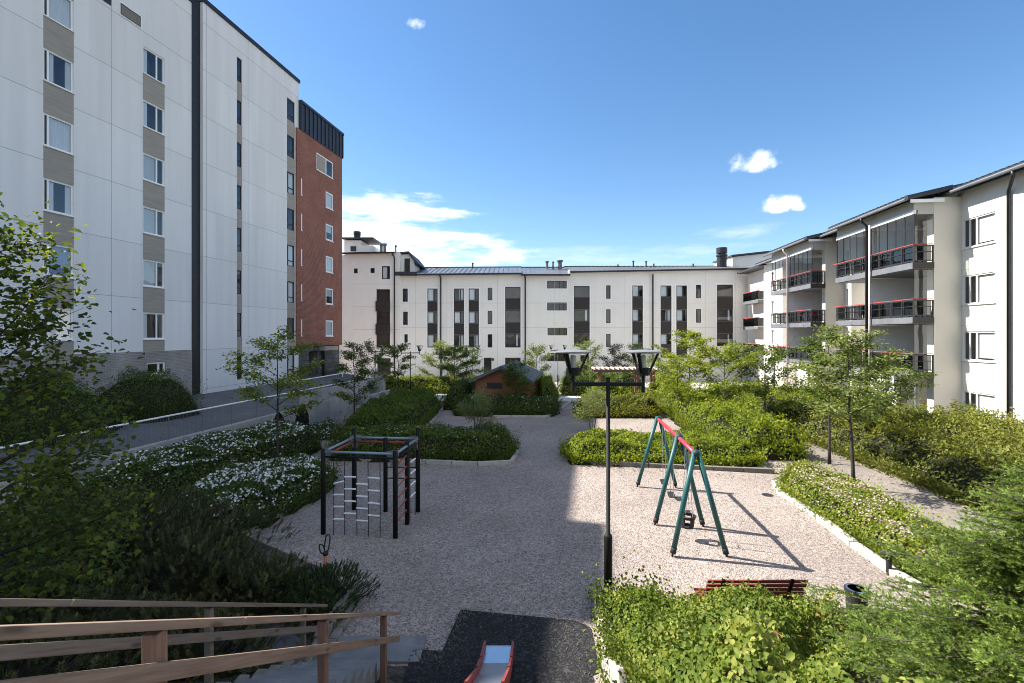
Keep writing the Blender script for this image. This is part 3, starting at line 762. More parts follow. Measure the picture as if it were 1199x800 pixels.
for bi, (yb0, yb1, yrec, yend) in enumerate(bays):
    # fin wall whose shaded face looks at the camera
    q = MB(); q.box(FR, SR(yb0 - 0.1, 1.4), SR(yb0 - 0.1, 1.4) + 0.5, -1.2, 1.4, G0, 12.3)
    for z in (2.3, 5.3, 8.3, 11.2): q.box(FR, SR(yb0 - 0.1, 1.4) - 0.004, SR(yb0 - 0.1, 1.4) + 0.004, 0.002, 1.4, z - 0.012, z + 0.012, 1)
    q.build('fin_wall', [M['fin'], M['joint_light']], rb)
    # recessed wall behind the balconies
    s0, s1 = SR(yb0 - 0.1, 1.4) + 0.5, SR(yrec)
    hz = []
    for k in range(4):
        zf = -0.3 + 3.0 * k if k else -0.3
        hz += [(s0 + 1.0, s0 + 1.95, zf + 0.1, zf + 2.2, 'd'), (s0 + 2.2, s0 + 3.6, zf + 0.9, zf + 2.2, 'w'), (s0 + 5.6, s0 + 6.5, zf + 0.1, zf + 2.2, 'd'), (s0 + 7.0, s0 + 8.0, zf + 0.9, zf + 2.2, 'w')]
    hz = [h for h in hz if h[1] < s1 - 0.3]
    mb = MB(); wall_holes(mb, FR, s0, s1, G0, 12.3, [h[:4] for h in hz], d=-1.2, depth=0.8)
    mb.box(FR, s1 - 0.002, s1, -1.2, 0, G0, 12.3); mb.build('wall', [M['render_warm'], M['inside']], rb)
    for h in hz:
        window(rb, FR, h[0], h[1], h[2], h[3], M['trim_white'], M['glass'], d=-1.2, fw=0.09, name='balcony_door' if h[4] == 'd' else 'window',
               curtain=[(0.1, 0.6, 0.95, M['curtain'])] if h[4] == 'w' else None)
    # flush sunlit wall beyond
    s2, s3 = SR(yrec), SR(yend + (0.0 if bi == 0 else 0))
    hz = [(s2 + (0.35 if bi == 0 else 2.1), s2 + (0.75 if bi == 0 else 2.9), 0.9 + 3 * k, 2.3 + 3 * k) for k in range(4)]
    mb = MB(); wall_holes(mb, FR, s2, s3, G0, 12.3, hz, depth=0.9); mb.face([FR.p(s3, 0, G0), FR.p(s3, -6, G0), FR.p(s3, -6, 12.3), FR.p(s3, 0, 12.3)])
    mb.build('wall', [M['render_warm'], M['inside']], rb)
    for h in hz: window(rb, FR, *h, M['trim_white'], M['glass'], fw=0.07, sill=True, rec=0.1, curtain=[(0.1, 0.9, 0.9, M['blind'])])
    # balconies, one per storey
    f0, f1 = SR(yb0, 2.45), SR(yb1, 2.45); mid = SR((30.3, 41.1)[bi], 2.45)
    for lv, zb in enumerate((2.4, 5.4, 8.4)):
        q = MB(); q.box(FR, f0, f1, 1.44, 2.45, zb, zb + 0.34); q.box(FR, f0 + 0.62, f1, -1.15, 1.44, zb, zb + 0.34)
        q.box(FR, f0 - 0.02, f1 + 0.02, 2.45, 2.5, zb + 0.02, zb + 0.36)
        q.box(FR, f0 - 0.05, f0, 1.42, 2.45, zb + 0.02, zb + 0.36, 1)
        bal = q.build('balcony', [M['grey_steel'], M['brown_panel']], rb)
        zr = zb + 1.36
        q = MB(); n = 8
        segs = [(FR.p(f0, 2.42, 0), FR.p(f1, 2.42, 0), n), (FR.p(f0 + 0.02, 1.45, 0), FR.p(f0 + 0.02, 2.42, 0), 2), (FR.p(f1 - 0.02, 0.05, 0), FR.p(f1 - 0.02, 2.42, 0), 3)]
        for (A, B, nn) in segs:
            A = Vector(A); B = Vector(B)
            for k in range(nn + 1):
                p = A + (B - A) * k / nn
                q.bar((p.x, p.y, zb + 0.3), (p.x, p.y, zr - 0.05), 0.055, 0.055, 0, up=(0, 1, 0))
            for zz, hh2 in ((zr - 0.08, 0.06), (zb + 0.95, 0.035), (zb + 0.46, 0.06)):
                q.bar((A.x, A.y, zz), (B.x, B.y, zz), 0.05, hh2, 0)
        q.build('railing', M['frame_dark'], bal)
        q = MB()
        for (A, B, nn) in segs: q.bar((A[0], A[1], zr), (B[0], B[1], zr), 0.07, 0.035, 0)
        e = FR.p(f1 + 0.45, 2.42, zr); q.bar(FR.p(f1, 2.42, zr), e, 0.07, 0.035)
        q.build('handrail', M['rail_red'], bal)
        q = MB(); e = 2.36
        for k in range(n):
            x0 = f0 + (f1 - f0) * k / n + 0.04; x1 = f0 + (f1 - f0) * (k + 1) / n - 0.04
            q.face([FR.p(x0, e, zb + 0.48), FR.p(x1, e, zb + 0.48), FR.p(x1, e, zr - 0.1), FR.p(x0, e, zr - 0.1)])
        q.face([FR.p(f0 + 0.06, 1.5, zb + 0.48), FR.p(f0 + 0.06, 2.36, zb + 0.48), FR.p(f0 + 0.06, 2.36, zr - 0.1), FR.p(f0 + 0.06, 1.5, zr - 0.1)])
        q.build('balustrade_glass', M['glass_dark'], bal)
        zt = 11.42 if lv == 2 else zb + 3.0
        if lv == 2:
            q = MB(); m_ = 10
            for k in range(m_):
                x0 = f0 + (f1 - f0) * k / m_ + 0.012; x1 = f0 + (f1 - f0) * (k + 1) / m_ - 0.012
                if bi == 0 and k in (5,): continue
                q.face([FR.p(x0, 2.38, zr + 0.03), FR.p(x1, 2.38, zr + 0.03), FR.p(x1, 2.38, zt), FR.p(x0, 2.38, zt)])
            q.build('glazing', M['glass_balcony'], bal)
            q = MB()
            for k in range(m_ + 1):
                x = f0 + (f1 - f0) * k / m_
                q.box(FR, x - 0.012, x + 0.012, 2.36, 2.4, zr + 0.03, zt)
            q.build('glazing_edge', M['frame_dark'], bal)
        q = MB(); q.face([FR.p(f0 + 0.02, 1.45, zr + 0.03), FR.p(f0 + 0.02, 2.38, zr + 0.03), FR.p(f0 + 0.02, 2.38, zt - 0.05), FR.p(f0 + 0.02, 1.45, zt - 0.05)])
        q.build('side_glass', M['glass_clear'], bal)
        q = MB(); q.box(FR, mid + 0.6, mid + 0.66, -1.2, 2.3, zb + 0.35, zt - 0.02 if lv < 2 else 11.4); q.build('party_screen', M['trim_white'], bal)
    # posts to the ground, top fascia
    for s in (f0 + 0.1, f1 - 0.1):
        q = MB(); q.box(FR, s - 0.05, s + 0.05, 2.2, 2.3, G0, 2.4); q.build('post', M['grey_steel'], rb)
    q = MB(); q.box(FR, f0, f1, 2.3, 2.46, 11.42, 11.62, 1); q.box(FR, f0, f1, 2.2, 2.42, 11.62, 12.2, 0); q.box(FR, f0, f0 + 0.1, 1.4, 2.2, 11.4, 12.2, 0); q.box(FR, f0 + .1, f1, -1.15, 2.2, 11.62, 11.72, 0)
    q.build('eave_band', [M['beige'], M['trim_white']], rb)
    # roof over the bay
    q = MB(); P = FR.p
    r0, r1 = f0 - 0.2, f1 + 0.35
    q.hexa([P(r0, 2.85, 12.16), P(r1, 2.85, 12.16), P(r1, -5, 13.9), P(r0, -5, 13.9), P(r0, 2.85, 12.36), P(r1, 2.85, 12.36), P(r1, -5, 14.1), P(r0, -5, 14.1)], 0, True)
    for k in range(int((r1 - r0) / 0.35)):
        x = r0 + 0.2 + k * 0.35
        q.bar(P(x, 2.86, 12.39), P(x, 0.5, 12.92), 0.12, 0.05, 0)
    q.build('roof', M['roof_dark'], rb)
    q = MB(); q.tube([P(r0, 2.95, 12.17), P(r1, 2.95, 12.14)], 0.09, 8); q.build('gutter', M['grey_steel'], rb)
    q = MB(); q.box(FR, r0 + 0.02, r0 + 0.07, 1.0, 2.7, 12.0, 12.18); q.build('bargeboard', M['trim_white'], rb)
    col = M['black_metal'] if bi == 0 else M['pipe_pale']
    pipe(rb, [P(mid, 2.95, 12.12), P(mid, 2.93, 11.9), P(mid, 2.62, 11.6), P(mid, 2.62, G0)], 0.075, col)
    if bi == 0: pipe(rb, [P(mid - 0.25, 2.6, 11.6), P(mid - 0.25, 2.6, G0)], 0.05, M['pipe_pale'], 'balcony_post')
# roofs over the plain walls
P = FR.p
for (ya, yb) in ((3.5, 26.9), (33.9, 37.9), (44.7, 53.2)):
    q = MB(); r0, r1 = SR(ya), SR(yb); e = 0.62 if ya != 33.9 else 1.75; zz = 12.5 if ya < 10 else 12.35
    q.hexa([P(r0, e, zz), P(r1, e, zz), P(r1, -6, zz + 1.7), P(r0, -6, zz + 1.7), P(r0, e, zz + 0.2), P(r1, e, zz + 0.2), P(r1, -6, zz + 1.9), P(r0, -6, zz + 1.9)], 0, True)
    for k in range(int((r1 - r0) / 0.35)):
        x = r0 + 0.2 + k * 0.35; q.bar(P(x, e + 0.01, zz + 0.23), P(x, e - 2.5, zz + 0.87), 0.12, 0.05, 0)
    q.build('roof', M['roof_dark'], rb)
    q = MB(); q.tube([P(r0, e + 0.1, zz + 0.02), P(r1, e + 0.1, zz)], 0.09, 8); q.build('gutter', M['grey_steel'], rb)
q = MB(); q.box(FR, SR(4), SR(53.5), -9, -2.05, G0, 13.0); q.build('rear_wall', M['render_warm'], rb)
q = MB(); q.box(FR, SR(26.5), SR(52.4), -2.0, -1.25, 12.3, 12.9); q.build('attic_wall', M['beige'], rb)
s = SR(23.35)
pipe(rb, [P(s - 0.9, 0.7, 12.45), P(s - 0.9, 0.66, 12.2), P(s, 0.12, 11.75), P(s, 0.12, G0)], 0.075, M['black_metal'])
q = MB(); q.box(FR, SR(13), SR(18), -5, 0.0, 13.6, 14.6); q.build('roof_house', M['roof_dark'], rb)
# far corner with small stacked balconies
q = MB(); q.box(FR, SR(52.45), SR(60), -8, -1.1, G0, 12.3); q.box(FR, SR(52.4), SR(60), -8, 0.2, 12.3, 12.5, 1); q.build('corner_wall', [M['render_warm'], M['roof_dark']], rb)
for zb in (2.4, 5.4, 8.4):
    q = MB(); s0, s1 = SR(54), SR(58.5); q.box(FR, s0, s1, -1.1, 0.0, zb, zb + 0.34); bal = q.build('balcony', M['grey_steel'], rb)
    q = MB(); q.box(FR, s0, s1, -0.06, -0.02, zb + 0.36, zb + 1.3); q.box(FR, s0, s0 + 0.04, -1.1, -0.06, zb + 0.36, zb + 1.3); q.build('balustrade_glass', M['glass_dark'], bal)
    q = MB(); q.box(FR, s0 - 0.2, s1, -0.12, 0.06, zb + 1.31, zb + 1.38); q.build('handrail', M['rail_red'], bal)

# ============================================================ GARDEN SHED
sh = Frame((0, 0), (1, 0), (0, 1))
M['shed_red'] = woodmat('shed_red', (0.25, 0.088, 0.05), (0.33, 0.125, 0.07), 'Z', knots=False)
M['shed_roof'] = pm('shed_roof', (0.075, 0.09, 0.095), (0.115, 0.13, 0.135), 1.5, 0.8, 0.4, 25)
ux, uy = 0.15, 1.0; nk = math.sqrt(ux * ux + uy * uy)
FS = Frame((-0.66, 31.0), (ux, uy), (1, -ux))
shed = thing('garden_shed', 'small red-brown wooden shed with dark felt gable roof amid hedges', 'shed', FS.p(0, 0, 0))
P = FS.p; hw = 1.72; L_ = 6.3; ze, za = 1.95, 2.72; gz = -0.05
q = MB()
q.face([P(0, -hw, gz), P(0, hw, gz), P(0, hw, ze), P(0, 0, za), P(0, -hw, ze)])
q.face([P(L_, -hw, gz - .5), P(L_, hw, gz - .5), P(L_, hw, ze), P(L_, 0, za), P(L_, -hw, ze)])
for sgn in (-1, 1): q.face([P(0, sgn * hw, gz - .4), P(L_, sgn * hw, gz - .5), P(L_, sgn * hw, ze), P(0, sgn * hw, ze)])
for k in range(24):
    x = -hw + 0.07 + k * (2 * hw - 0.14) / 23
    zt = ze + (za - ze) * (1 - abs(x) / hw)
    q.bar(P(-0.012, x, gz), P(-0.012, x, zt - 0.06), 0.035, 0.02, 0, up=(0, 1, 0))
for k in range(42):
    a = 0.07 + k * (L_ - 0.14) / 41
    q.bar(P(a, hw + 0.012, gz), P(a, hw + 0.012, ze - 0.03), 0.035, 0.02, 0, up=(1, 0, 0))
q.build('wall', M['shed_red'], shed)
q = MB(); ov = 0.32; sl = (za - ze) / hw
for sgn in (-1, 1):
    A = [P(-0.45, 0, za + 0.04), P(L_ + 0.3, 0, za + 0.04), P(L_ + 0.3, sgn * (hw + ov), ze - sl * ov + 0.04), P(-0.45, sgn * (hw + ov), ze - sl * ov + 0.04)]
    q.hexa(A + [(x, y, z + 0.07) for x, y, z in A], 0)
q.build('roof', M['shed_roof'], shed)
q = MB()
for sgn in (-1, 1):
    q.bar(P(-0.46, 0, za + 0.0), P(-0.46, sgn * (hw + ov), ze - sl * ov), 0.03, 0.16, 0); q.bar(P(-0.4, sgn * (hw + ov + .02), ze - sl * ov + 0.03), P(L_ + .25, sgn * (hw + ov + .02), ze - sl * ov + 0.03), 0.03, 0.12, 0)
q.build('bargeboard', M['shed_roof'], shed)
q = MB(); q.box(FS, -0.05, -0.02, -0.95, 0.05, 1.35, 1.72); q.build('window', M['frame_dark'], shed)
q = MB(); q.box(FS, -0.06, -0.024, 0.4, 1.25, 0.0, 1.9); q.build('door', M['shed_red'], shed)

# ============================================================ GROUND
M['gravel'] = gravelmat('gravel', [(0.105, 0.084, 0.074), (0.25, 0.204, 0.178), (0.30, 0.247, 0.216), (0.34, 0.284, 0.25), (0.45, 0.386, 0.342)], 44, 0.9, (None, 0.2))
M['soil'] = gravelmat('soil', [(0.03, 0.024, 0.018), (0.06, 0.048, 0.036), (0.09, 0.075, 0.055)], 14, 0.8, (None, 0.3))
M['asphalt'] = gravelmat('asphalt', [(0.13, 0.112, 0.098), (0.20, 0.172, 0.15), (0.27, 0.235, 0.205)], 60, 0.3, (None, 0.2))
M['dark_asphalt'] = gravelmat('dark_asphalt', [(0.09, 0.09, 0.095), (0.13, 0.13, 0.135), (0.17, 0.17, 0.175)], 60, 0.3, (None, 0.2))
M['pale_paving'] = gravelmat('pale_paving', [(0.42, 0.40, 0.37), (0.5, 0.48, 0.45), (0.56, 0.54, 0.5)], 3, 0.1, (None, 0.12))
M['rubber'] = gravelmat('rubber', [(0.010, 0.010, 0.011), (0.016, 0.016, 0.017), (0.022, 0.022, 0.023), (0.055, 0.052, 0.05)], 40, 0.4, (None, 0.5))
M['step_concrete'] = pm('step_concrete', (0.12, 0.125, 0.125), (0.22, 0.225, 0.225), 1.6, 0.9, 0.3, 25)

xs = np.concatenate([[-2500, -600, -200, -90], np.arange(-60, -12, 2.0), np.arange(-12, 14, 0.5), np.arange(14, 20, 0.5), np.arange(20, 62, 3.0), [100, 300, 900, 2500]])
ys = np.concatenate([[-300, -80], np.arange(-30, -2, 4.0), np.arange(-2, 8.01, 0.25), np.arange(9, 30, 1.5), np.arange(30, 46, 1.0), np.arange(48, 80, 8.0), [120, 300, 900, 3000]])
Vt = []
nr = random.Random(1)
for y in ys:
    for x in xs: Vt.append((x, y, terrain(x, y) + (0.012 * math.sin(x * 1.3 + y * 0.7) if 7.5 < y < 40 and -9 < x < 13 else 0)))
nx = len(xs); mb = MB(); mb.v = Vt
for j in range(len(ys) - 1):
    for i in range(nx - 1):
        mb.f.append((j * nx + i, j * nx + i + 1, (j + 1) * nx + i + 1, (j + 1) * nx + i))
        mb.m.append(1 if ys[j] < 6.9 and not (-1.6 < xs[i] < 1.2 and ys[j] > 5.2) else 0)
tag(mb.build('ground', [M['gravel'], M['soil']], smooth=True), kind='structure')


def sheet(name, poly, z, mat, thick=0.0, zf=None):
    mb = MB()
    if zf is None: mb.face([(x, y, z) for x, y in poly])
    else: mb.face([(x, y, zf(x, y) + z) for x, y in poly])
    return tag(mb.build(name, mat), kind='structure')


# terrace behind the retaining wall
XW = lambda y: -15.0 + 0.17 * y
mb = MB(); mb.prism([(XW(6) - 0.15, 6), (XW(32.5) - 0.15, 32.5), (-12.2, 42.2), (-17.2, 48.5), (-23.5, 48.5), (-30, 6)], -0.9, 1.0)
tag(mb.build('terrace', [M['dark_asphalt']]), kind='structure')
# paved strip before the back building
mb = MB(); n = 10
for k in range(n):
    x0 = -16 + k * 4.2; x1 = x0 + 4.2
    mb.face([(x0, 37.5 + 0.0 * k, terrain(x0, 37.5) + .03), (x1, 37.5, terrain(x1, 37.5) + .03), (x1, 45, -0.77), (x0, 45, -0.77)])
mb.face([(-16, 45, -0.77), (26, 45, -0.77), (26, 60.4, -0.77), (-16, 60.4, -0.77)])
tag(mb.build('pavement', [M['pale_paving']]), kind='structure')
# walking path on the sunny side
cp = [gp(1190, 655), gp(1150, 625), gp(1085, 592), gp(1030, 565), gp(968, 540), gp(925, 512), gp(905, 494)]
cp = [(11.4, 8.0)] + cp[1:] + [(13.2, 33)]
mb = MB()
for i in range(len(cp) - 1):
    a, b = cp[i], cp[i + 1]
    mb.face([(a[0] - 0.85, a[1], 0.02), (a[0] + 0.85, a[1], 0.02), (b[0] + 0.85, b[1], 0.02), (b[0] - 0.85, b[1], 0.02)])
tag(mb.build('path', [M['asphalt']]), kind='structure')
sheet('soil_bed', [(-9.6, 6.6), (-3.03, 6.95), (-2.98, 8.8), (-3.6, 9.7), (-6.5, 11.6), (-8.9, 12.6), (-11.5, 12.4)], 0.03, M['soil'])
# rubber mats under the slide
p1 = [gp(540, 716), gp(675, 729), gp(692, 737), (1.16, 5.95), (-1.1, 5.95), gp(519, 763)]
mb = MB(); mb.prism(p1, 0.0, 0.035); mb.prism([gp(484, 762.5), gp(521, 764.5), (-1.105, 5.95), (-1.5, 5.95)], 0.0, 0.03)
tag(mb.build('rubber_mat', [M['rubber']]), 'black rubber safety matting on gravel at foot of slide', 'safety mat')
# manhole / drain lids
for i, (px, py) in enumerate(((899, 580), (688, 455))):
    x, y = gp(px, py); mb = MB(); mb.lathe((x, y, 0.0), [(0.16, 0.0), (0.16, 0.015), (0.13, 0.02)], 18)
    if i == 0: tag(mb.build('drain_cover', M['frame_dark'], origin=(x, y, 0)), 'small dark drain cover in the sunlit gravel', 'drain cover')


def kerb(pts, w=0.13, h=0.13, z=None, name='kerb', mat=None):
    mb = MB(); g = 0.012
    for i in range(len(pts) - 1):
        a = Vector((pts[i][0], pts[i][1], 0)); b = Vector((pts[i + 1][0], pts[i + 1][1], 0)); L_ = (b - a).length
        n = max(1, int(L_ / 0.8))
        for k in range(n):
            p = a + (b - a) * (k / n); q = a + (b - a) * ((k + 1) / n); t = (q - p).normalized() * g
            za = terrain(p.x, p.y); zb = terrain(q.x, q.y); jz = nr.uniform(-0.008, 0.008)
            p = p + t; q = q - t
            mb.bar((p.x, p.y, za + h / 2 - 0.03 + jz), (q.x, q.y, zb + h / 2 - 0.03 + jz), w, h + 0.06, 0)
    return tag(mb.build(name, mat or M['kerb_concrete'], bevel=0.008), kind='structure')


# ============================================================ RETAINING WALL AND RAILINGS
rw = thing('retaining_wall', 'low concrete retaining wall topped with wire mesh railing beside grey block', 'retaining wall', (XW(22), 22, 0))
FW = Frame((-15.0, 0), (0.17, 1), (1, -0.17)); KW = math.sqrt(1 + 0.17 ** 2)
q = MB()
for k in range(10):
    a0 = 8.0 * KW + k * 2.45
    if k < 7: q.box(FW, a0 + 0.01, a0 + 2.44, -0.22, 0.0, -0.3, 1.06)
    else: q.box(FW, a0 + 0.01, a0 + 2.44, -0.22, 0.06, -0.3, 1.12); q.box(FW, a0 + 0.005, a0 + 2.445, -0.24, -0.06, 1.12, 1.78)
q.build('wall', M['concrete'], rw, bevel=0.01)
q = MB(); aE = 8.0 * KW + 24.5
q.box(FW, aE + 0.01, aE + 4.5, -0.2, 0.06, -0.5, 0.75); q.build('lower_wall', M['concrete'], rw, bevel=0.01)
q = MB(); q.tube([FW.p(8.2, -0.1, 1.92), FW.p(aE, -0.1, 1.92)], 0.03, 8); q.build('top_rail', M['trim_white'], rw)
q = MB()
for k in range(17):
    a = 8.3 + k * (aE - 8.4) / 16; q.tube([FW.p(a, -0.1, 1.06), FW.p(a, -0.1, 1.9)], 0.018, 6)
q.build('post', M['grey_steel'], rw)
q = MB(); aM = 8.0 * KW + 7 * 2.45; n = int((aM - 8.3) / 0.06)
for k in range(n):
    a = 8.3 + k * 0.06; q.box(FW, a - 0.0025, a + 0.0025, -0.103, -0.098, 1.12, 1.9)
for k in range(6): q.box(FW, 8.3, aM, -0.098, -0.093, 1.14 + k * 0.15, 1.147 + k * 0.15)
w = q.build('wire_mesh', M['grey_steel'], rw)
r2 = thing('ramp_railing', 'grey metal ramp railing ending at concrete pillar below brick tower', 'railing', (-12.5, 36, 1))
A, B = Vector((-13.6, 28.3, 1.0)), Vector((-11.85, 42.3, 1.0))
q = MB(); q.tube([A + Vector((0, 0, .92)), B + Vector((0, 0, .92))], 0.035, 8); q.build('handrail', M['trim_white'], r2)
q = MB(); q.tube([A + Vector((0, 0, .45)), B + Vector((0, 0, .45))], 0.02, 8); q.build('mid_rail', M['grey_steel'], r2)
for k in range(9):
    p = A + (B - A) * k / 8; q = MB(); q.tube([p, p + Vector((0, 0, .9))], 0.022, 6); q.build('post', M['grey_steel'], r2)
q = MB(); q.bar((-13.75, 28.2, 0.7), (-11.65, 41.9, 0.7), 0.25, 0.75, 0); q.build('wall', M['concrete'], r2)
q = MB(); q.box(WF, -12.2, -11.2, 42.0, 42.8, -0.8, 1.3); tag(q.build('concrete_pillar', M['concrete'], origin=(-11.7, 42.4, -0.8), bevel=0.01), 'square concrete end pillar at far end of ramp railing', 'pillar')
# entrance hand rails of the brick tower
er = thing('entrance_rails', 'pale metal handrails at steps of the stone-clad entrance', 'handrail', (-15.3, 44.5, 1))
for dx in (0, 1.1):
    q = MB(); q.tube([(-16.2 + dx, 46.2, 1.9), (-15.2 + dx, 43.4, 1.3), (-15.2 + dx, 43.4, 1.0)], 0.035, 6); q.build('handrail', M['trim_white'], er)
    q = MB(); q.tube([(-16.2 + dx, 46.2, 1.5), (-15.2 + dx, 43.4, 1.05)], 0.03, 6); q.build('handrail', M['trim_white'], er)

# ============================================================ STAIRS AND WOODEN RAILS (lower left)
SLP = 0.564
st = thing('stairs', 'concrete garden stairs running down between two wooden rails to gravel', 'stairs', (-2.3, 7.0, 0))
q = MB(); nst = 17
for k in range(nst):
    y1 = 7.05 - k * 0.3; zt = 0.1 + k * 0.169
    q.box(WF, -2.80, -1.80, y1 - 0.34, y1, zt - 0.5, zt)
q.build('step', M['step_concrete'], st, bevel=0.012)
q = MB(); q.box(WF, -2.85, -1.35, 7.05, 7.65, -0.05, 0.04); q.build('landing', M['step_concrete'], st, bevel=0.012)
M['rail_wood'] = woodmat('rail_wood', (0.17, 0.118, 0.085), (0.29, 0.212, 0.158), 'Y', tilt=math.atan(0.564))
M['rail_wood_grey'] = woodmat('rail_wood_grey', (0.13, 0.103, 0.083), (0.22, 0.18, 0.145), 'Y', tilt=math.atan(0.564))
M['post_wood'] = woodmat('post_wood', (0.15, 0.088, 0.062), (0.26, 0.165, 0.12), 'Z')


def stair_rail(label, X, a, posts, y0, y1, wm, pmat, hw=0.075, lo=(0.17, 0.031)):
    t = thing('wooden_railing', label, 'railing', (X, y1, 0))
    zt = lambda y: H - (a + SLP * y)
    q = MB(); ym = (y0 + y1) / 2 - 0.7
    for (u, v) in ((y0, ym - 0.006), (ym + 0.006, y1)):
        q.bar((X, u, zt(u) - 0.022), (X, v, zt(v) - 0.022), 0.12, 0.042, 0)
    q.build('handrail', wm, t, bevel=0.006)
    q = MB(); q.bar((X + 0.056, y0, zt(y0) - lo[0] - lo[1] * y0), (X + 0.056, y1 - 0.12, zt(y1 - 0.12) - lo[0] - lo[1] * (y1 - .12)), 0.032, 0.078, 0); q.build('lower_board', wm, t, bevel=0.005)
    for y in posts:
        q = MB(); q.box(WF, X - hw / 2, X + 0.038, y - hw / 2, y + hw / 2, max(0.0, zt(y) - 1.15), zt(y) - 0.05); q.build('post', pmat, t, bevel=0.006)
    return t


stair_rail('reddish-brown wooden stair railing nearest the slide, its worn top board pale', -1.70, 0.062, (0.35, 2.3, 4.35, 6.4), 0.2, 7.15, M['rail_wood'], M['post_wood'])
stair_rail('weathered grey-brown wooden stair railing against the dark pine shrubs', -2.92, -0.05, (0.6, 2.6, 4.65, 6.75), 0.2, 7.5, M['rail_wood_grey'], M['rail_wood_grey'], 0.055, (0.27, 0.013))
# stone edging beside the stairs
q = MB(); y = 8.75; k = 0
while y > 4.2:
    ln = nr.uniform(0.3, 0.42)
    zt = max(0, (7.0 - y) * 0.52) + 0.2
    q.box(WF, -3.02 + nr.uniform(-.02, .02), -2.86 + nr.uniform(-.03, .02) - 0 * k, y - ln + 0.015, y, zt - 0.4, zt + nr.uniform(-.015, .015)); y -= ln; k += 1
y = 8.55
while y > 4.4:
    ln = nr.uniform(0.3, 0.42); zt = max(0, (7.0 - y) * 0.52) + 0.10
    q.box(WF, -2.855, -2.70 + nr.uniform(-.02, .02), y - ln + 0.015, y, zt - 0.35, zt); y -= ln
M['edging_stone'] = pm('edging_stone', (0.13, 0.12, 0.10), (0.24, 0.22, 0.19), 4, 0.92, 0.4, 25)
tag(q.build('stone_edging', M['edging_stone'], bevel=0.02), 'row of pale stone edging blocks stepping up beside the stairs', 'edging')
# boulder by the stairs
bm_ = []
q = MB(); rb_ = random.Random(3); c = Vector((-3.2, 6.75, 0.25))
n1, n2 = 9, 14
for i in range(n1 + 1):
    for j in range(n2):
        th = math.pi * i / n1; ph = 2 * math.pi * j / n2; r = 1 + 0.12 * math.sin(3 * ph + 2 * th) + 0.1 * math.sin(5 * th + ph)
        q.v.append((c.x + 0.3 * r * math.sin(th) * math.cos(ph), c.y + 0.35 * r * math.sin(th) * math.sin(ph), c.z + 0.3 * r * math.cos(th)))
for i in range(n1):
    for j in range(n2): q.f.append((i * n2 + j, i * n2 + (j + 1) % n2, (i + 1) * n2 + (j + 1) % n2, (i + 1) * n2 + j)); q.m.append(0)
tag(q.build('boulder', M['stone_dark'], origin=(-3.2, 6.75, 0.1), smooth=True), 'rounded grey boulder at the foot of the pine shrubs by stairs', 'boulder')

# ============================================================ SLIDE
M['slide_steel'] = pm('slide_steel', (0.50, 0.54, 0.60), (0.58, 0.62, 0.68), 2, 0.28, metal=0.85)
M['slide_red'] = pm('slide_red', (0.20, 0.035, 0.03), (0.26, 0.05, 0.04), 3, 0.5)
sl = thing('playground_slide', 'steel playground slide with dark red sides ending on black matting', 'slide', (-0.18, 7.0, 0))
prof = [(7.02, 0.27), (6.6, 0.32), (6.2, 0.45), (5.3, 0.9), (4.0, 1.62), (2.2, 2.62), (1.5, 2.85)]
xc = lambda y: -0.19 + (y - 7.0) * 0.068
q = MB()
for i in range(len(prof) - 1):
    (ya, za), (yb, zb) = prof[i], prof[i + 1]
    q.hexa([(xc(ya) - 0.185, ya, za - 0.012), (xc(ya) + 0.185, ya, za - 0.012), (xc(yb) + 0.185, yb, zb - 0.012), (xc(yb) - 0.185, yb, zb - 0.012),
            (xc(ya) - 0.185, ya, za), (xc(ya) + 0.185, ya, za), (xc(yb) + 0.185, yb, zb), (xc(yb) - 0.185, yb, zb)])
q.tube([(xc(7.02) - 0.185, 7.03, 0.26), (xc(7.02) + 0.185, 7.03, 0.26)], 0.02, 8)
q.build('chute', M['slide_steel'], sl)
for s in (-1, 1):
    q = MB()
    for i in range(len(prof) - 1):
        (ya, za), (yb, zb) = prof[i], prof[i + 1]; o = s * 0.203
        q.hexa([(xc(ya) + o - .016, ya, za - 0.08), (xc(ya) + o + .016, ya, za - 0.08), (xc(yb) + o + .016, yb, zb - 0.08), (xc(yb) + o - .016, yb, zb - 0.08),
                (xc(ya) + o - .016, ya, za + 0.085), (xc(ya) + o + .016, ya, za + 0.085), (xc(yb) + o + .016, yb, zb + 0.1), (xc(yb) + o - .016, yb, zb + 0.1)])
    q.build('side_board', M['slide_red'], sl)
for s in (-1, 1):
    q = MB(); q.tube([(xc(6.7) + s * 0.15, 6.7, 0.0), (xc(6.7) + s * 0.15, 6.7, 0.3)], 0.025, 8); q.build('leg', M['black_metal'], sl)

# ============================================================ MAIN LAMP POST
M['lamp_glass'] = glassmat('lamp_glass', (0.86, 0.88, 0.86), 1.0, 1.45)
M['lamp_disc'] = pm('lamp_disc', (0.16, 0.165, 0.17), (0.2, 0.205, 0.21), 3, 0.45)
M['lamp_lens'] = pm('lamp_lens', (0.6, 0.6, 0.56), (0.7, 0.7, 0.66), 2, 0.4)
M['lamp_black'] = pm('lamp_black', (0.006, 0.0065, 0.0065), (0.011, 0.012, 0.011), 6, 0.6, spec=0.2)


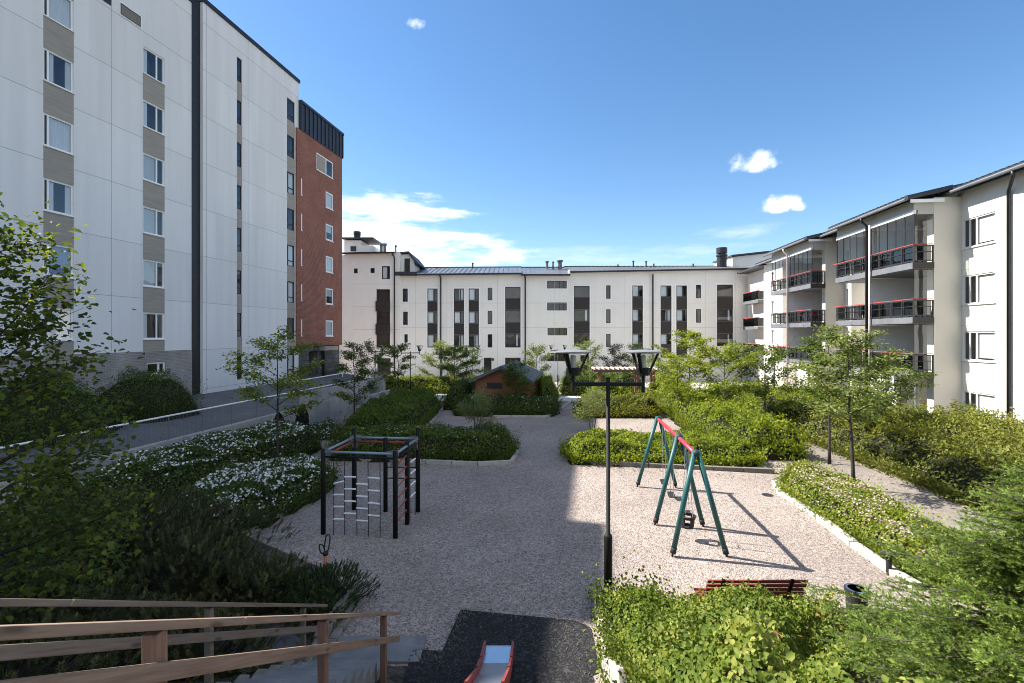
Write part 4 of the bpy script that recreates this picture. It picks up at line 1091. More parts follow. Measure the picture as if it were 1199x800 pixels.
def lamp(name, label, loc, Hs, sep, group=None, rot=0.0, parts=True):
    """twin-headed park lantern: arms on a cross bar, wide disc tops carried on three slanting struts"""
    t = thing(name, label, 'street lamp', loc, group)
    x, y, z = loc
    q = MB(); q.lathe((x, y, z), [(0.075, 0), (0.075, Hs * 0.29), (0.06, Hs * 0.3), (0.038, Hs * 0.302), (0.036, Hs)], 14); q.build('pole', M['lamp_black'], t, smooth=True)
    cb = Hs - 0.12
    d = Vector((math.cos(rot), math.sin(rot), 0))
    c = Vector((x, y, z))
    q = MB(); q.bar(c - d * sep + Vector((0, 0, cb)), c + d * sep + Vector((0, 0, cb)), 0.06, 0.07); q.build('cross_bar', M['lamp_black'], t)
    for s in (-1, 1):
        b = c + d * sep * s + Vector((0, 0, cb))
        q = MB(); q.lathe((b.x, b.y, b.z - 0.15), [(0.032, 0), (0.032, 0.30), (0.12, 0.31), (0.125, 0.44), (0.10, 0.45)], 14)
        top = 0.72
        for k in range(3):
            a = rot + math.pi / 2 + 2 * math.pi * k / 3 + 0.5
            v = Vector((math.cos(a), math.sin(a), 0))
            q.bar(b + v * 0.11 + Vector((0, 0, 0.22)), b + v * 0.275 + Vector((0, 0, top - 0.2 + 0.05)), 0.055, 0.03, 0, up=tuple(v))
        head = q.build('lamp_head', M['lamp_black'], t)
        q = MB(); q.lathe((b.x, b.y, b.z + 0.56), [(0.02, -0.01), (0.30, 0.0), (0.325, 0.012), (0.325, 0.03), (0.30, 0.042), (0.08, 0.06), (0.02, 0.06)], 28); q.build('disc', M['lamp_disc'], head)
        q = MB(); n = 20
        for k in range(n):
            a0, a1 = 2 * math.pi * k / n, 2 * math.pi * (k + 1) / n
            q.face([(b.x + .10 * math.cos(a0), b.y + .10 * math.sin(a0), b.z + .3), (b.x + .10 * math.cos(a1), b.y + .10 * math.sin(a1), b.z + .3),
                    (b.x + .15 * math.cos(a1), b.y + .15 * math.sin(a1), b.z + .55), (b.x + .15 * math.cos(a0), b.y + .15 * math.sin(a0), b.z + .55)])
        q.build('glass', M['lamp_glass'], head)
        q = MB(); q.lathe((b.x, b.y, b.z + 0.3), [(0.045, 0), (0.05, 0.05), (0.05, 0.2), (0.03, 0.22)], 12); q.build('bulb', M['lamp_lens'], head)
    return t


main = lamp('street_lamp', 'tall black twin-headed park lamp standing beside the lit shrub bed', (1.73, 8.7, 0), 4.03, 0.63)
far = lamp('street_lamp', 'slim twin lamp before the stair windows of the long house', (5.02, 53.0, -0.8), 4.0, 0.75, 'park lamps near the back building')
spots = [(440, 50, 'slim twin lamp nearest the red brick tower entrance', 0.0), (481, 40, 'larger twin lamp head showing above small trees by the brick tower', 0.35),
         (553.5, 52, 'slim twin lamp rising behind the garden shed', 0.7), (832, 44, 'twin lamp standing behind the airy sunlit trees', 0.6)]
for px, Y, lab, rz in spots:
    o = copy_tree(far); o.location = ((px - 600) * Y / F, Y, terrain((px - 600) * Y / F, Y)); o.rotation_euler = (0, 0, rz); o['label'] = lab

# ============================================================ SWING
M['teal'] = pm('teal', (0.012, 0.075, 0.075), (0.018, 0.10, 0.10), 4, 0.45)
M['teal_dark'] = pm('teal_dark', (0.01, 0.03, 0.035), (0.014, 0.04, 0.045), 4, 0.5)
M['swing_red'] = pm('swing_red', (0.5, 0.025, 0.05), (0.58, 0.035, 0.06), 3, 0.4)
M['chain'] = pm('chain', (0.35, 0.35, 0.36), (0.5, 0.5, 0.5), 20, 0.4, metal=0.7)
M['rubber_black'] = pm('rubber_black', (0.012, 0.012, 0.013), (0.022, 0.022, 0.023), 10, 0.7)
sw = thing('swing_set', 'teal A-frame swing set with red top beam standing on sunlit gravel', 'swing set', (4.2, 12.5, 0))
aps = [Vector((3.98, 10.45, 2.27)), Vector((4.19, 12.12, 2.27)), Vector((4.60, 15.2, 2.20))]
feet = [((3.468, 10.47), (4.645, 10.45)), ((3.595, 12.18), (4.779, 12.08)), ((3.95, 15.26), (5.148, 15.18))]
for ap, fs in zip(aps, feet):
    for i, f in enumerate(fs):
        q = MB(); f = Vector((f[0], f[1], 0)); top = ap + Vector((-0.03 if i == 0 else 0.03, 0, 0.02))
        q.tube([f + (top - f) * 0.04, top], 0.056, 12); leg = q.build('leg', M['teal'], sw, smooth=True)
        q = MB(); q.tube([f + (top - f) * 0.03, f + (top - f) * 0.085], 0.062, 12); q.tube([f, f + (top - f) * 0.035], 0.025, 8); q.build('foot_cap', M['rubber_black'], leg, smooth=True)
    q = MB(); q.lathe((ap.x, ap.y, ap.z - 0.06), [(0.03, -0.05), (0.085, -0.03), (0.09, 0.06), (0.05, 0.1), (0.01, 0.11)], 12); q.build('joint_cap', M['teal_dark'], sw, smooth=True)
q = MB(); q.tube([aps[0] + Vector((0, 0, -.06)), aps[1] + Vector((0, 0, -.06)), aps[2] + Vector((0, 0, -.06))], 0.05, 12); q.build('beam', M['swing_red'], sw, smooth=True)
bd = (aps[2] - aps[1]).normalized()


def chain(p0, p1):
    mb = MB(); n = int((p0 - p1).length / 0.05); t = (p1 - p0) / n
    for k in range(n):
        c0 = p0 + t * k; mb.bar(c0, c0 + t * 0.98, 0.016 if k % 2 else 0.006, 0.006 if k % 2 else 0.016)
    return mb


for tt in (0.33, 0.70):
    c = aps[1] + (aps[2] - aps[1]) * tt; side = bd * 0.22
    seat = Vector((c.x + 0.02, c.y, 0.42))
    q = MB(); n = 8
    for k in range(n):
        u0 = -1 + 2 * k / n; u1 = -1 + 2 * (k + 1) / n; zz = lambda u: 0.05 * u * u
        a = seat + bd * 0.22 * u0; b = seat + bd * 0.22 * u1
        q.hexa([(a.x - .09, a.y, .42 + zz(u0) - .025), (a.x + .09, a.y, .42 + zz(u0) - .025), (b.x + .09, b.y, .42 + zz(u1) - .025), (b.x - .09, b.y, .42 + zz(u1) - .025),
                (a.x - .09, a.y, .42 + zz(u0)), (a.x + .09, a.y, .42 + zz(u0)), (b.x + .09, b.y, .42 + zz(u1)), (b.x - .09, b.y, .42 + zz(u1))])
    se = q.build('swing_seat', M['rubber_black'], sw)
    for s in (-1, 1):
        p0 = c + side * s + Vector((0, 0, -.1)); p1 = seat + side * s + Vector((0, 0, .05)); chain(p0, p1).build('chain', M['chain'], se)
c = aps[0] + (aps[1] - aps[0]) * 0.5; seat = Vector((c.x + 0.01, c.y, 0.42))
q = MB(); n = 16   # toddler bucket seat: rim, sides with leg holes, base
for (z0, z1, r0, r1) in ((0.0, 0.05, 0.12, 0.15), (0.22, 0.28, 0.175, 0.18)):
    for k in range(n):
        a0, a1 = 2 * math.pi * k / n, 2 * math.pi * (k + 1) / n
        for (ra, rb2) in ((r0, r1),):
            q.face([(seat.x + ra * math.cos(a0), seat.y + ra * math.sin(a0), .30 + z0), (seat.x + ra * math.cos(a1), seat.y + ra * math.sin(a1), .30 + z0), (seat.x + rb2 * math.cos(a1), seat.y + rb2 * math.sin(a1), .30 + z1), (seat.x + rb2 * math.cos(a0), seat.y + rb2 * math.sin(a0), .30 + z1)])
for k in (0, 1, 4, 5, 8, 9, 12, 13):
    a0, a1 = 2 * math.pi * k / n, 2 * math.pi * (k + 1) / n
    q.face([(seat.x + .15 * math.cos(a0), seat.y + .15 * math.sin(a0), .35), (seat.x + .15 * math.cos(a1), seat.y + .15 * math.sin(a1), .35), (seat.x + .175 * math.cos(a1), seat.y + .175 * math.sin(a1), .52), (seat.x + .175 * math.cos(a0), seat.y + .175 * math.sin(a0), .52)])
q.face([(seat.x + .12 * math.cos(2 * math.pi * k / n), seat.y + .12 * math.sin(2 * math.pi * k / n), .30) for k in range(n)])
q.tube([(seat.x + .18 * math.cos(2 * math.pi * k / 16), seat.y + .18 * math.sin(2 * math.pi * k / 16), .58) for k in range(17)], 0.018, 6, 0, False)
se = q.build('toddler_seat', M['rubber_black'], sw)
for s in (-1, 1):
    for e in (-0.08, 0.08): chain(c + bd * 0.18 * s + Vector((0, 0, -.1)), seat + bd * 0.16 * s + Vector((e, 0, .16))).build('chain', M['chain'], se)

# ============================================================ CLIMBING FRAME
M['climb_blue'] = pm('climb_blue', (0.17, 0.22, 0.28), (0.26, 0.32, 0.38), 3, 0.4, metal=0.3)
M['climb_red'] = pm('climb_red', (0.26, 0.035, 0.025), (0.34, 0.055, 0.04), 3, 0.5)
M['rung'] = pm('rung', (0.7, 0.71, 0.71), (0.8, 0.81, 0.81), 8, 0.5)
M['plate_grey'] = pm('plate_grey', (0.10, 0.105, 0.11), (0.16, 0.165, 0.17), 4, 0.5)
cf = thing('climbing_frame', 'square climbing frame with black posts, rope ladders and pale top rails', 'climbing frame', (-3.5, 12.4, 0))
CP = {'A': (-4.54, 11.63, 2.06), 'B': (-2.76, 11.44, 2.06), 'C': (-2.66, 12.27, 2.1), 'D': (-2.55, 13.12, 2.28), 'E': (-3.44, 13.15, 2.0), 'F': (-4.34, 13.28, 2.24)}
for k_, (x, y, zt) in CP.items():
    q = MB(); q.lathe((x, y, 0), [(0.058, -0.02), (0.058, zt - 0.02), (0.04, zt)], 14); q.build('post', M['lamp_black'], cf, smooth=True)
zr = 1.98
for a, b in (('A', 'B'), ('B', 'D'), ('D', 'F'), ('F', 'A')):
    pa = Vector((CP[a][0], CP[a][1], zr)); pb = Vector((CP[b][0], CP[b][1], zr))
    q = MB(); q.tube([pa, pb], 0.031, 10); q.build('top_rail', M['climb_blue'], cf, smooth=True)
    q = MB(); q.tube([pa + Vector((0, 0, -.11)), pb + Vector((0, 0, -.11))], 0.028, 10); q.build('lower_rail', M['climb_red'] if a in 'FD' else M['lamp_black'], cf, smooth=True)
for c_, nb in (('A', 'BF'), ('B', 'AD'), ('D', 'BF'), ('F', 'DA')):
    p = Vector((CP[c_][0], CP[c_][1], 0))
    for o_ in nb:
        dv = (Vector((CP[o_][0], CP[o_][1], 0)) - p).normalized(); q = MB(); sd = Vector((-dv.y, dv.x, 0)) * 0.012
        pts = [p + dv * 0.05 + Vector((0, 0, 2.06)), p + dv * 0.26 + Vector((0, 0, 2.02)), p + dv * 0.05 + Vector((0, 0, 1.68))]
        q.face([t + sd for t in pts]); q.face([t - sd for t in pts][::-1])
        for i in range(3): q.face([pts[i] + sd, pts[(i + 1) % 3] + sd, pts[(i + 1) % 3] - sd, pts[i] - sd])
        q.build('corner_plate', M['plate_grey'], cf)


def net(pa, pb, fr, rungs, rmat, name):
    """vertical ropes hung between two posts with staggered rungs"""
    pa = Vector(pa); pb = Vector(pb); q = MB()
    at = lambda u, z: Vector((pa.x + (pb.x - pa.x) * u, pa.y + (pb.y - pa.y) * u, z))
    for i, u in enumerate(fr):
        w = 0.01 * math.sin(7 * i)
        q.tube([at(u, 1.92), at(u + w * 0.5, 1.0), at(u + w, 0.0)], 0.011, 6)
    o = q.build('rope', M['rubber_black'], cf)
    for (i, z, dz) in rungs:
        q = MB(); q.tube([at(fr[i], z + dz), at(fr[i + 1], z - dz)], 0.02, 8); q.build('rung', rmat, o)


fr = [0.148, 0.296, 0.462, 0.624, 0.790]
rg = []
for i, yy in enumerate(((350, 423, 495, 570), (315, 387, 460, 533), (355, 428, 500, 573), (317, 392, 467, 540))):
    for j, y_ in enumerate(yy): rg.append((i, (665 - y_) * 0.0040, -0.035 if (i == 0 and j == 0) else 0.004 * (i - 1)))
net(CP['A'], CP['B'], fr, rg, M['rung'], 'front')
net(CP['C'], CP['D'], [0.25, 0.72], [(0, z, 0.0) for z in (0.6, 0.9, 1.2, 1.5)], M['rung'], 'side')
for k, z in enumerate((0.35, 0.62, 0.9, 1.18, 1.45, 1.72)):
    a, b = CP['B'], CP['C']; q = MB(); q.tube([(a[0], a[1], z - 0.03), (b[0], b[1], z + 0.03)], 0.018, 8); q.build('bar', M['climb_red'], cf)
for k, z in enumerate((0.9, 1.2, 1.5)):
    a, b = CP['E'], CP['D']; q = MB(); q.tube([(a[0], a[1], z), (b[0], b[1], z)], 0.016, 8); q.build('bar', M['lamp_black'], cf)

# ============================================================ SMALL THINGS
# digger toy with two loop handles
M['digger_orange'] = pm('digger_orange', (0.42, 0.13, 0.05), (0.5, 0.17, 0.07), 4, 0.5)
dg = thing('sand_digger', 'orange post of a sand digger toy with black loop handles', 'playground toy', (-3.47, 9.0, 0))
x, y = -3.47, 9.0
q = MB(); q.tube([(x, y, 0), (x, y, 0.72)], 0.035, 10); q.build('post', M['digger_orange'], dg, smooth=True)


def loop(c, u, v, a, b, r):
    return MB().tube([Vector(c) + Vector(u) * a * math.copysign(abs(math.cos(t)) ** 0.6, math.cos(t)) + Vector(v) * b * math.copysign(abs(math.sin(t)) ** 0.6, math.sin(t)) for t in [2 * math.pi * k / 20 for k in range(21)]], r, 8, 0, False)


loop((x + 0.03, y, 0.92), (0.98, 0, 0.12), (0.12, 0, 0.99), 0.045, 0.16, 0.013).build('handle', M['rubber_black'], dg, smooth=True)
loop((x - 0.06, y - 0.02, 0.82), (0.98, 0, -0.2), (-0.2, 0, 0.98), 0.045, 0.085, 0.013).build('handle', M['rubber_black'], dg, smooth=True)
q = MB(); q.lathe((x, y, 0.70), [(0.05, 0), (0.055, 0.04), (0.03, 0.07)], 10); q.build('collar', M['rubber_black'], dg)

# bench
M['bench_red'] = woodmat('bench_red', (0.17, 0.035, 0.03), (0.25, 0.06, 0.045), 'X')
bn = thing('park_bench', 'dark red slatted bench half hidden behind the lit shrub bed', 'bench', (3.95, 8.1, 0))
x0, x1 = 3.12, 4.72
q = MB()
for k in range(6):
    t = k / 5; y = 7.72 + 0.17 * t; z = 0.86 - 0.40 * t
    q.bar((x0, y, z), (x1, y, z), 0.062, 0.022, 0, up=(0, -0.9, -0.4))
q.build('backrest', M['bench_red'], bn, bevel=0.004)
q = MB()
for k in range(5):
    y = 7.95 + 0.085 * k; q.box(WF, x0, x1, y - 0.033, y + 0.033, 0.42, 0.445)
q.build('seat', M['bench_red'], bn, bevel=0.004)
for x in (x0 + 0.25, x1 - 0.25):
    q = MB(); q.bar((x, 7.92, 0), (x, 7.92, 0.42), 0.05, 0.05, 0, up=(0, 1, 0)); q.bar((x, 8.3, 0), (x, 8.3, 0.42), 0.05, 0.05, 0, up=(0, 1, 0)); q.bar((x, 7.9, 0.4), (x, 8.32, 0.4), 0.05, 0.04, 0)
    q.bar((x, 7.91, 0.42), (x, 7.70, 0.9), 0.05, 0.03, 0, up=(0, 1, 0)); q.build('leg', M['lamp_black'], bn)
# litter bin with a liner
M['bag_blue'] = pm('bag_blue', (0.03, 0.05, 0.09), (0.10, 0.17, 0.28), 4, 0.3)
lbin = thing('litter_bin', 'round black litter bin with pale blue liner beside the fir branches', 'litter bin', (5.88, 8.25, 0))
x, y = 5.88, 8.25
q = MB(); q.lathe((x, y, 0), [(0.15, 0), (0.165, 0.41), (0.17, 0.41), (0.185, 0.42), (0.185, 0.465), (0.15, 0.465), (0.14, 0.3), (0.01, 0.28)], 20); q.build('bin_body', M['rubber_black'], lbin, smooth=False)
q = MB(); q.lathe((x, y, 0.40), [(0.125, -0.08), (0.145, 0.05), (0.158, 0.074), (0.135, 0.074), (0.118, -0.05), (0.01, -0.09)], 20); q.build('liner', M['bag_blue'], lbin)
# bollard light
x, y = gp(1041, 672)
bl = thing('bollard_light', 'short dark bollard light on the kerb beside white-flowered shrubs', 'bollard', (x, y, 0))
q = MB(); q.lathe((x, y, 0), [(0.05, 0), (0.05, 0.36)], 12); q.build('post', M['rubber_black'], bl)
q = MB(); q.lathe((x, y, 0.36), [(0.05, 0), (0.13, 0.02), (0.14, 0.06), (0.05, 0.09), (0.01, 0.1)], 14); q.build('cap', M['rubber_black'], bl)
# pergola
M['pergola_wood'] = woodmat('pergola_wood', (0.17, 0.075, 0.05), (0.25, 0.12, 0.08), 'Z', knots=False)
M['pergola_top'] = woodmat('pergola_top', (0.42, 0.33, 0.30), (0.5, 0.42, 0.38), 'Y', knots=False)
pg = thing('pergola', 'brown wooden pergola with pale slat ends among far green shrubs', 'pergola', (9, 39.5, -0.4))
z0 = -0.5; zt = 2.05
for x in (6.9, 9.75, 11.0):
    for y in (37.5, 38.2):
        q = MB(); q.box(WF, x - 0.08, x + 0.08, y - 0.08, y + 0.08, z0, zt - 0.15); q.build('post', M['pergola_wood'], pg)
for y in (37.42, 38.28):
    q = MB(); q.box(WF, 6.3, 11.4, y - 0.06, y + 0.06, zt - 0.15, zt + 0.05); q.build('beam', M['pergola_wood'], pg)
q = MB()
for k in range(14):
    x = 6.4 + k * 0.37; q.box(WF, x - 0.06, x + 0.06, 37.1, 38.6, zt + 0.052, zt + 0.2)
q.build('roof_slats', M['pergola_top'], pg)
q = MB()
for k in range(4): q.box(WF, 9.3, 11.6, 36.6 + k * 0.12, 36.7 + k * 0.12, 0.2, 0.25)
M['table_red'] = woodmat('table_red', (0.30, 0.10, 0.06), (0.38, 0.14, 0.085), 'X', knots=False)
bt = thing('wooden_bench', 'reddish wooden bench under the pergola', 'bench', (10.4, 36.8, -0.3))
q.build('seat', M['table_red'], bt)
for x in (9.5, 11.3): q = MB(); q.box(WF, x - 0.05, x + 0.05, 36.65, 36.95, -0.4, 0.2); q.build('leg', M['pergola_wood'], bt)
# balcony furniture
P = FR.p
M['chair_green'] = pm('chair_green', (0.36, 0.50, 0.05), (0.44, 0.58, 0.08), 3, 0.5)
M['chair_red'] = pm('chair_red', (0.4, 0.03, 0.04), (0.5, 0.05, 0.05), 3, 0.5)
M['chair_dark'] = pm('chair_dark', (0.03, 0.03, 0.035), (0.05, 0.05, 0.055), 3, 0.5)
M['cloth_blue'] = pm('cloth_blue', (0.06, 0.30, 0.36), (0.1, 0.42, 0.48), 5, 0.6)


def chair(label, s, d, z, mat, face=1):
    c = thing('balcony_chair', label, 'chair', P(s, d, z))
    q = MB(); q.box(FR, s - 0.24, s + 0.24, d - 0.24, d + 0.24, z + 0.38, z + 0.44); q.build('seat', mat, c)
    q = MB(); q.box(FR, s - 0.24 * face - 0.03, s - 0.24 * face + 0.03, d - 0.24, d + 0.24, z + 0.44, z + 0.98); q.build('backrest', mat, c)
    for a in (-0.2, 0.2):
        for b in (-0.2, 0.2):
            q = MB(); q.box(FR, s + a - 0.02, s + a + 0.02, d + b - 0.02, d + b + 0.02, z, z + 0.38); q.build('leg', M['chair_dark'], c)
    return c


f0 = SR(26.5, 2.45)
chair('lime green chair at near end of middle balcony on the sunny house', f0 + 0.55, 1.95, 5.74, M['chair_green'])
chair('dark chair at near end of lowest balcony on the sunny house', f0 + 0.8, 1.6, 2.74, M['chair_dark'])
chair('dark chair at near end of top balcony on the sunny house', f0 + 1.2, 1.5, 8.74, M['chair_dark'])
chair('red chair on middle balcony of the farther balcony stack', SR(38.6, 2.45), 1.7, 5.74, M['chair_red'])
chair('dark chair facing the middle balcony railing past its centre pipe', f0 + 5.8, 1.6, 5.74, M['chair_dark'], -1)
for lab, s, d, z, mt in (('small round white table on the lowest balcony of sunny house', f0 + 1.9, 1.7, 2.74, M['trim_white']), ('small round white table on the top balcony of sunny house', f0 + 2.4, 1.7, 8.74, M['trim_white'])):
    x, y, zz = P(s, d, z); t = thing('balcony_table', lab, 'table', (x, y, zz))
    q = MB(); q.lathe((x, y, zz + 0.68), [(0.02, 0), (0.34, 0.0), (0.34, 0.03), (0.02, 0.03)], 18); q.build('table_top', mt, t)
    q = MB(); q.lathe((x, y, zz), [(0.2, 0), (0.2, 0.02), (0.03, 0.04), (0.03, 0.68)], 12); q.build('base', M['chair_dark'], t)
x, y, zz = P(f0 + 0.35, 2.1, 2.75)
q = MB(); q.lathe((x, y, zz), [(0.12, 0), (0.15, 0.28), (0.12, 0.3)], 12); tag(q.build('flower_pot', M['cloth_blue'], origin=(x, y, zz)), 'turquoise pot in near corner of the lowest balcony', 'pot')

# potted plants on the balconies
M['pot_clay'] = pm('pot_clay', (0.28, 0.12, 0.07), (0.36, 0.17, 0.1), 5, 0.8)
BALCONY_POTS = [('red-flowered potted plant at railing of nearer middle balcony', f0 + 3.3, 2.1, 5.74), ('red-flowered potted plant behind top balcony railing near centre pipe', f0 + 3.2, 2.1, 8.74),
                ('red-flowered potted plant on the lowest balcony by its centre pipe', f0 + 3.1, 2.1, 2.74), ('red-flowered potted plant on middle balcony of farther stack', SR(40.2, 2.45), 2.1, 5.74)]

# ============================================================ PLANTS
G = np.random.default_rng(11)


def nrm(v):
    return v / np.maximum(np.linalg.norm(v, axis=-1, keepdims=True), 1e-9)


def wob(x, y, seed, sc):
    r = np.random.default_rng(seed); o = np.zeros_like(x)
    for k in range(7):
        a = r.uniform(0, 6.283); f = sc * r.uniform(0.6, 2.2); o = o + np.sin((x * math.cos(a) + y * math.sin(a)) * f + r.uniform(0, 6.283)) / 7 * 1.7
    return o


def leaves_geo(P, D, N, L, W, fold=0.25, shape='leaf'):
    """P base, D along, N face normal, L length, W width -> verts, quads (a leaf folded along its midrib: 2 quads; 'needle': 1)"""
    n = len(P); D = nrm(D); S = nrm(np.cross(D, N)); N = np.cross(S, D)
    L = np.broadcast_to(L, n)[:, None]; W = np.broadcast_to(W, n)[:, None]
    if shape == 'needle':
        V = np.stack([P - S * W * .5, P + S * W * .5, P + D * L + S * W * .12, P + D * L - S * W * .12], 1)
        Fq = np.arange(n * 4).reshape(n, 4); return V.reshape(-1, 3), Fq
    if shape == 'rhomb':
        V = np.stack([P, P + D * L * .45 + S * W * .5 + N * W * fold * .5, P + D * L, P + D * L * .45 - S * W * .5 + N * W * fold * .5], 1)
        Fq = np.arange(n * 4).reshape(n, 4); return V.reshape(-1, 3), Fq
    up = N * W * fold
    V = np.stack([P, P + D * L * .28 + S * W * .46 + up, P + D * L * .68 + S * W * .40 + up, P + D * L - N * L * .08,
                  P + D * L * .68 - S * W * .40 + up, P + D * L * .28 - S * W * .46 + up], 1)
    b = np.arange(n)[:, None] * 6
    Fq = np.concatenate([b + np.array([[0, 1, 2, 3]]), b + np.array([[0, 3, 4, 5]])], 0)
    return V.reshape(-1, 3), Fq


def leaf_obj(name, P, D, N, L, W, mat, parent, fold=0.25, shape='rhomb', var=None):
    n = len(P)
    if n == 0: return None
    V, Fq = leaves_geo(P, D, N, L, W, fold, shape)
    if var is None: var = G.random(n)
    if shape == 'leaf': var = np.concatenate([var, var])
    return quads_obj(name, V, Fq, mat, parent, var=var)


def inpoly(x, y, poly):
    c = np.zeros(len(x), bool); n = len(poly)
    for i in range(n):
        x0, y0 = poly[i]; x1, y1 = poly[(i + 1) % n]
        k = ((y0 > y) != (y1 > y)) & (x < (x1 - x0) * (y - y0) / (y1 - y0 + 1e-12) + x0); c ^= k
    return c


def edged(x, y, poly):
    d = np.full(len(x), 1e9); n = len(poly)
    for i in range(n):
        a = np.array(poly[i]); b = np.array(poly[(i + 1) % n]); ab = b - a
        t = np.clip(((x - a[0]) * ab[0] + (y - a[1]) * ab[1]) / (ab @ ab), 0, 1)
        d = np.minimum(d, np.hypot(x - a[0] - t * ab[0], y - a[1] - t * ab[1]))
    return d


TER = np.vectorize(terrain)
M['twig'] = pm('twig', (0.012, 0.014, 0.006), (0.026, 0.028, 0.012), 6, 0.95, 0.8, 20, spec=0.1)
M['bark'] = pm('bark', (0.07, 0.06, 0.05), (0.13, 0.11, 0.095), 8, 0.9, 0.6, 30, stretch=(3, 3, 0.6))
M['bark_dark'] = pm('bark_dark', (0.025, 0.02, 0.017), (0.05, 0.042, 0.035), 8, 0.9, 0.6, 30, stretch=(3, 3, 0.6))
M['blossom'] = leafmat('blossom', (0.6, 0.6, 0.58), (0.75, 0.75, 0.73), (0.82, 0.80, 0.8), 0.2)
M['blossom_pink'] = leafmat('blossom_pink', (0.26, 0.19, 0.15), (0.42, 0.33, 0.27), (0.58, 0.50, 0.43), 0.2)


def hedge(name, label, cat, poly, Ht, leaf, n, mat, seed, lump=0.16, rnd=0.55, flowers=0, fmat='blossom', group=None, shoots=0.10, z0=None, shape='rhomb', lsc=1.1, fsize=0.045, up=0.6, hprof=None, nn=0.6):
    """a clipped or loose shrub mass over a footprint: leaves in a lumpy shell over a twiggy core"""
    g = np.random.default_rng(seed)
    pa = np.array(poly); x0, y0 = pa.min(0); x1, y1 = pa.max(0)
    zb = terrain(pa[:, 0].mean(), pa[:, 1].mean()) if z0 is None else z0
    t = thing(name, label, cat, (pa[:, 0].mean(), pa[:, 1].mean(), zb), group)
    gz = (lambda x, y: TER(x, y)) if z0 is None else (lambda x, y: np.full(len(x), z0))

    def hh(x, y):
        d = edged(x, y, poly); k = 1 - np.clip(d / rnd, 0, 1)
        h = Ht * np.sqrt(np.clip(1 - k * k * 0.93, 0.02, 1)) * (1 + lump * wob(x, y, seed, 2.0) + lump * 0.6 * wob(x, y, seed + 1, 5.5))
        return h * hprof(x, y) if hprof else h
    xs_, ys_ = [], []; got = 0
    while got < n:
        x = g.uniform(x0, x1, n * 2); y = g.uniform(y0, y1, n * 2); k = inpoly(x, y, poly); xs_.append(x[k]); ys_.append(y[k]); got += k.sum()
    x = np.concatenate(xs_)[:n]; y = np.concatenate(ys_)[:n]
    ne = int(n * 0.45)     # extra along the rim
    per = [np.hypot(*(pa[(i + 1) % len(pa)] - pa[i])) for i in range(len(pa))]
    ei = g.choice(len(pa), ne, p=np.array(per) / sum(per)); tt = g.random(ne)[:, None]
    ex = pa[ei] * (1 - tt) + pa[(ei + 1) % len(pa)] * tt + g.normal(0, 0.06 + rnd * .12, (ne, 2))
    ctr = pa.mean(0)
    x = np.concatenate([x, ex[:, 0]]); y = np.concatenate([y, ex[:, 1]])
    d = edged(x, y, poly); h = hh(x, y)
    h = np.maximum(h, 0.25 * Ht * 0.6)
    u = g.random(len(x)); zf = np.where(d < rnd * .6, 0.08 + 0.94 * u, 1 - 0.30 * u ** 2.2)
    z = gz(x, y) + h * zf + np.abs(g.normal(0, shoots * 0.35, len(x))) * Ht * (u < .35)
    P = np.stack([x, y, z], 1)
    # outward direction from the gradient of the height
    e = 0.08
    gx = (hh(x + e, y) - hh(x - e, y)) / (2 * e); gy = (hh(x, y + e) - hh(x, y - e)) / (2 * e)
    N = nrm(np.stack([-gx, -gy, np.full(len(x), up)], 1) + g.normal(0, nn, (len(x), 3)))
    N[:, 2] = np.abs(N[:, 2]) * 0.9 + 0.1
    D = g.normal(0, 1, (len(x), 3)) + np.array([0, 0, 0.35]); D -= N * (D * N).sum(1, keepdims=True)
    L = leaf * g.uniform(0.6, 1.3, len(x))
    cl = 0.5 + 0.32 * wob(x, y, seed + 5, 3.0)          # whole shoots differ in tone
    var = np.clip(cl * 0.55 + g.random(len(x)) * 0.5, 0, 1)
    leaf_obj('foliage', P - D * 0, D, N, L, L * 0.62 * lsc, mat, t, shape=shape, var=var)
    # core
    c = 0.22 if min(x1 - x0, y1 - y0) < 6 else 0.4
    gx_ = np.arange(x0, x1 + c, c); gy_ = np.arange(y0, y1 + c, c); X, Y = np.meshgrid(gx_, gy_)
    hv = hh(X.ravel(), Y.ravel()) * 0.84
    ins = inpoly(X.ravel(), Y.ravel(), poly); hv = np.where(ins, hv, 0.0) - 0.02
    V = np.stack([X.ravel(), Y.ravel(), gz(X.ravel(), Y.ravel()) + hv], 1)
    nx_ = len(gx_); q = []
    for j in range(len(gy_) - 1):
        for i in range(nx_ - 1):
            a = j * nx_ + i
            if ins[a] or ins[a + 1] or ins[a + nx_] or ins[a + nx_ + 1]: q.append((a, a + 1, a + nx_ + 1, a + nx_))
    if q: quads_obj('twigs', V, q, M['twig'], t, smooth=True)
    if flowers:
        k = g.choice(n, flowers, replace=True); Pf = P[k].copy(); Pf[:, 2] = gz(Pf[:, 0], Pf[:, 1]) + h[k] * np.where(d[k] < rnd * .6, np.maximum(zf[k], .45), 1) + g.uniform(0.0, 0.05, flowers)
        cl = wob(Pf[:, 0], Pf[:, 1], seed + 9, 4.0) > -0.35; Pf = Pf[cl]; m = len(Pf)
        Nf = nrm(np.array([0, -0.25, 1.0]) + g.normal(0, .4, (m, 3))); Df = g.normal(0, 1, (m, 3)); Df -= Nf * (Df * Nf).sum(1, keepdims=True)
        s = fsize * g.uniform(.6, 1.3, m); Dn = nrm(Df)
        o = leaf_obj('blossoms', Pf - Dn * s[:, None] * .5, Df, Nf, s, s * 0.95, M[fmat], t); o['kind'] = 'stuff'
    return t


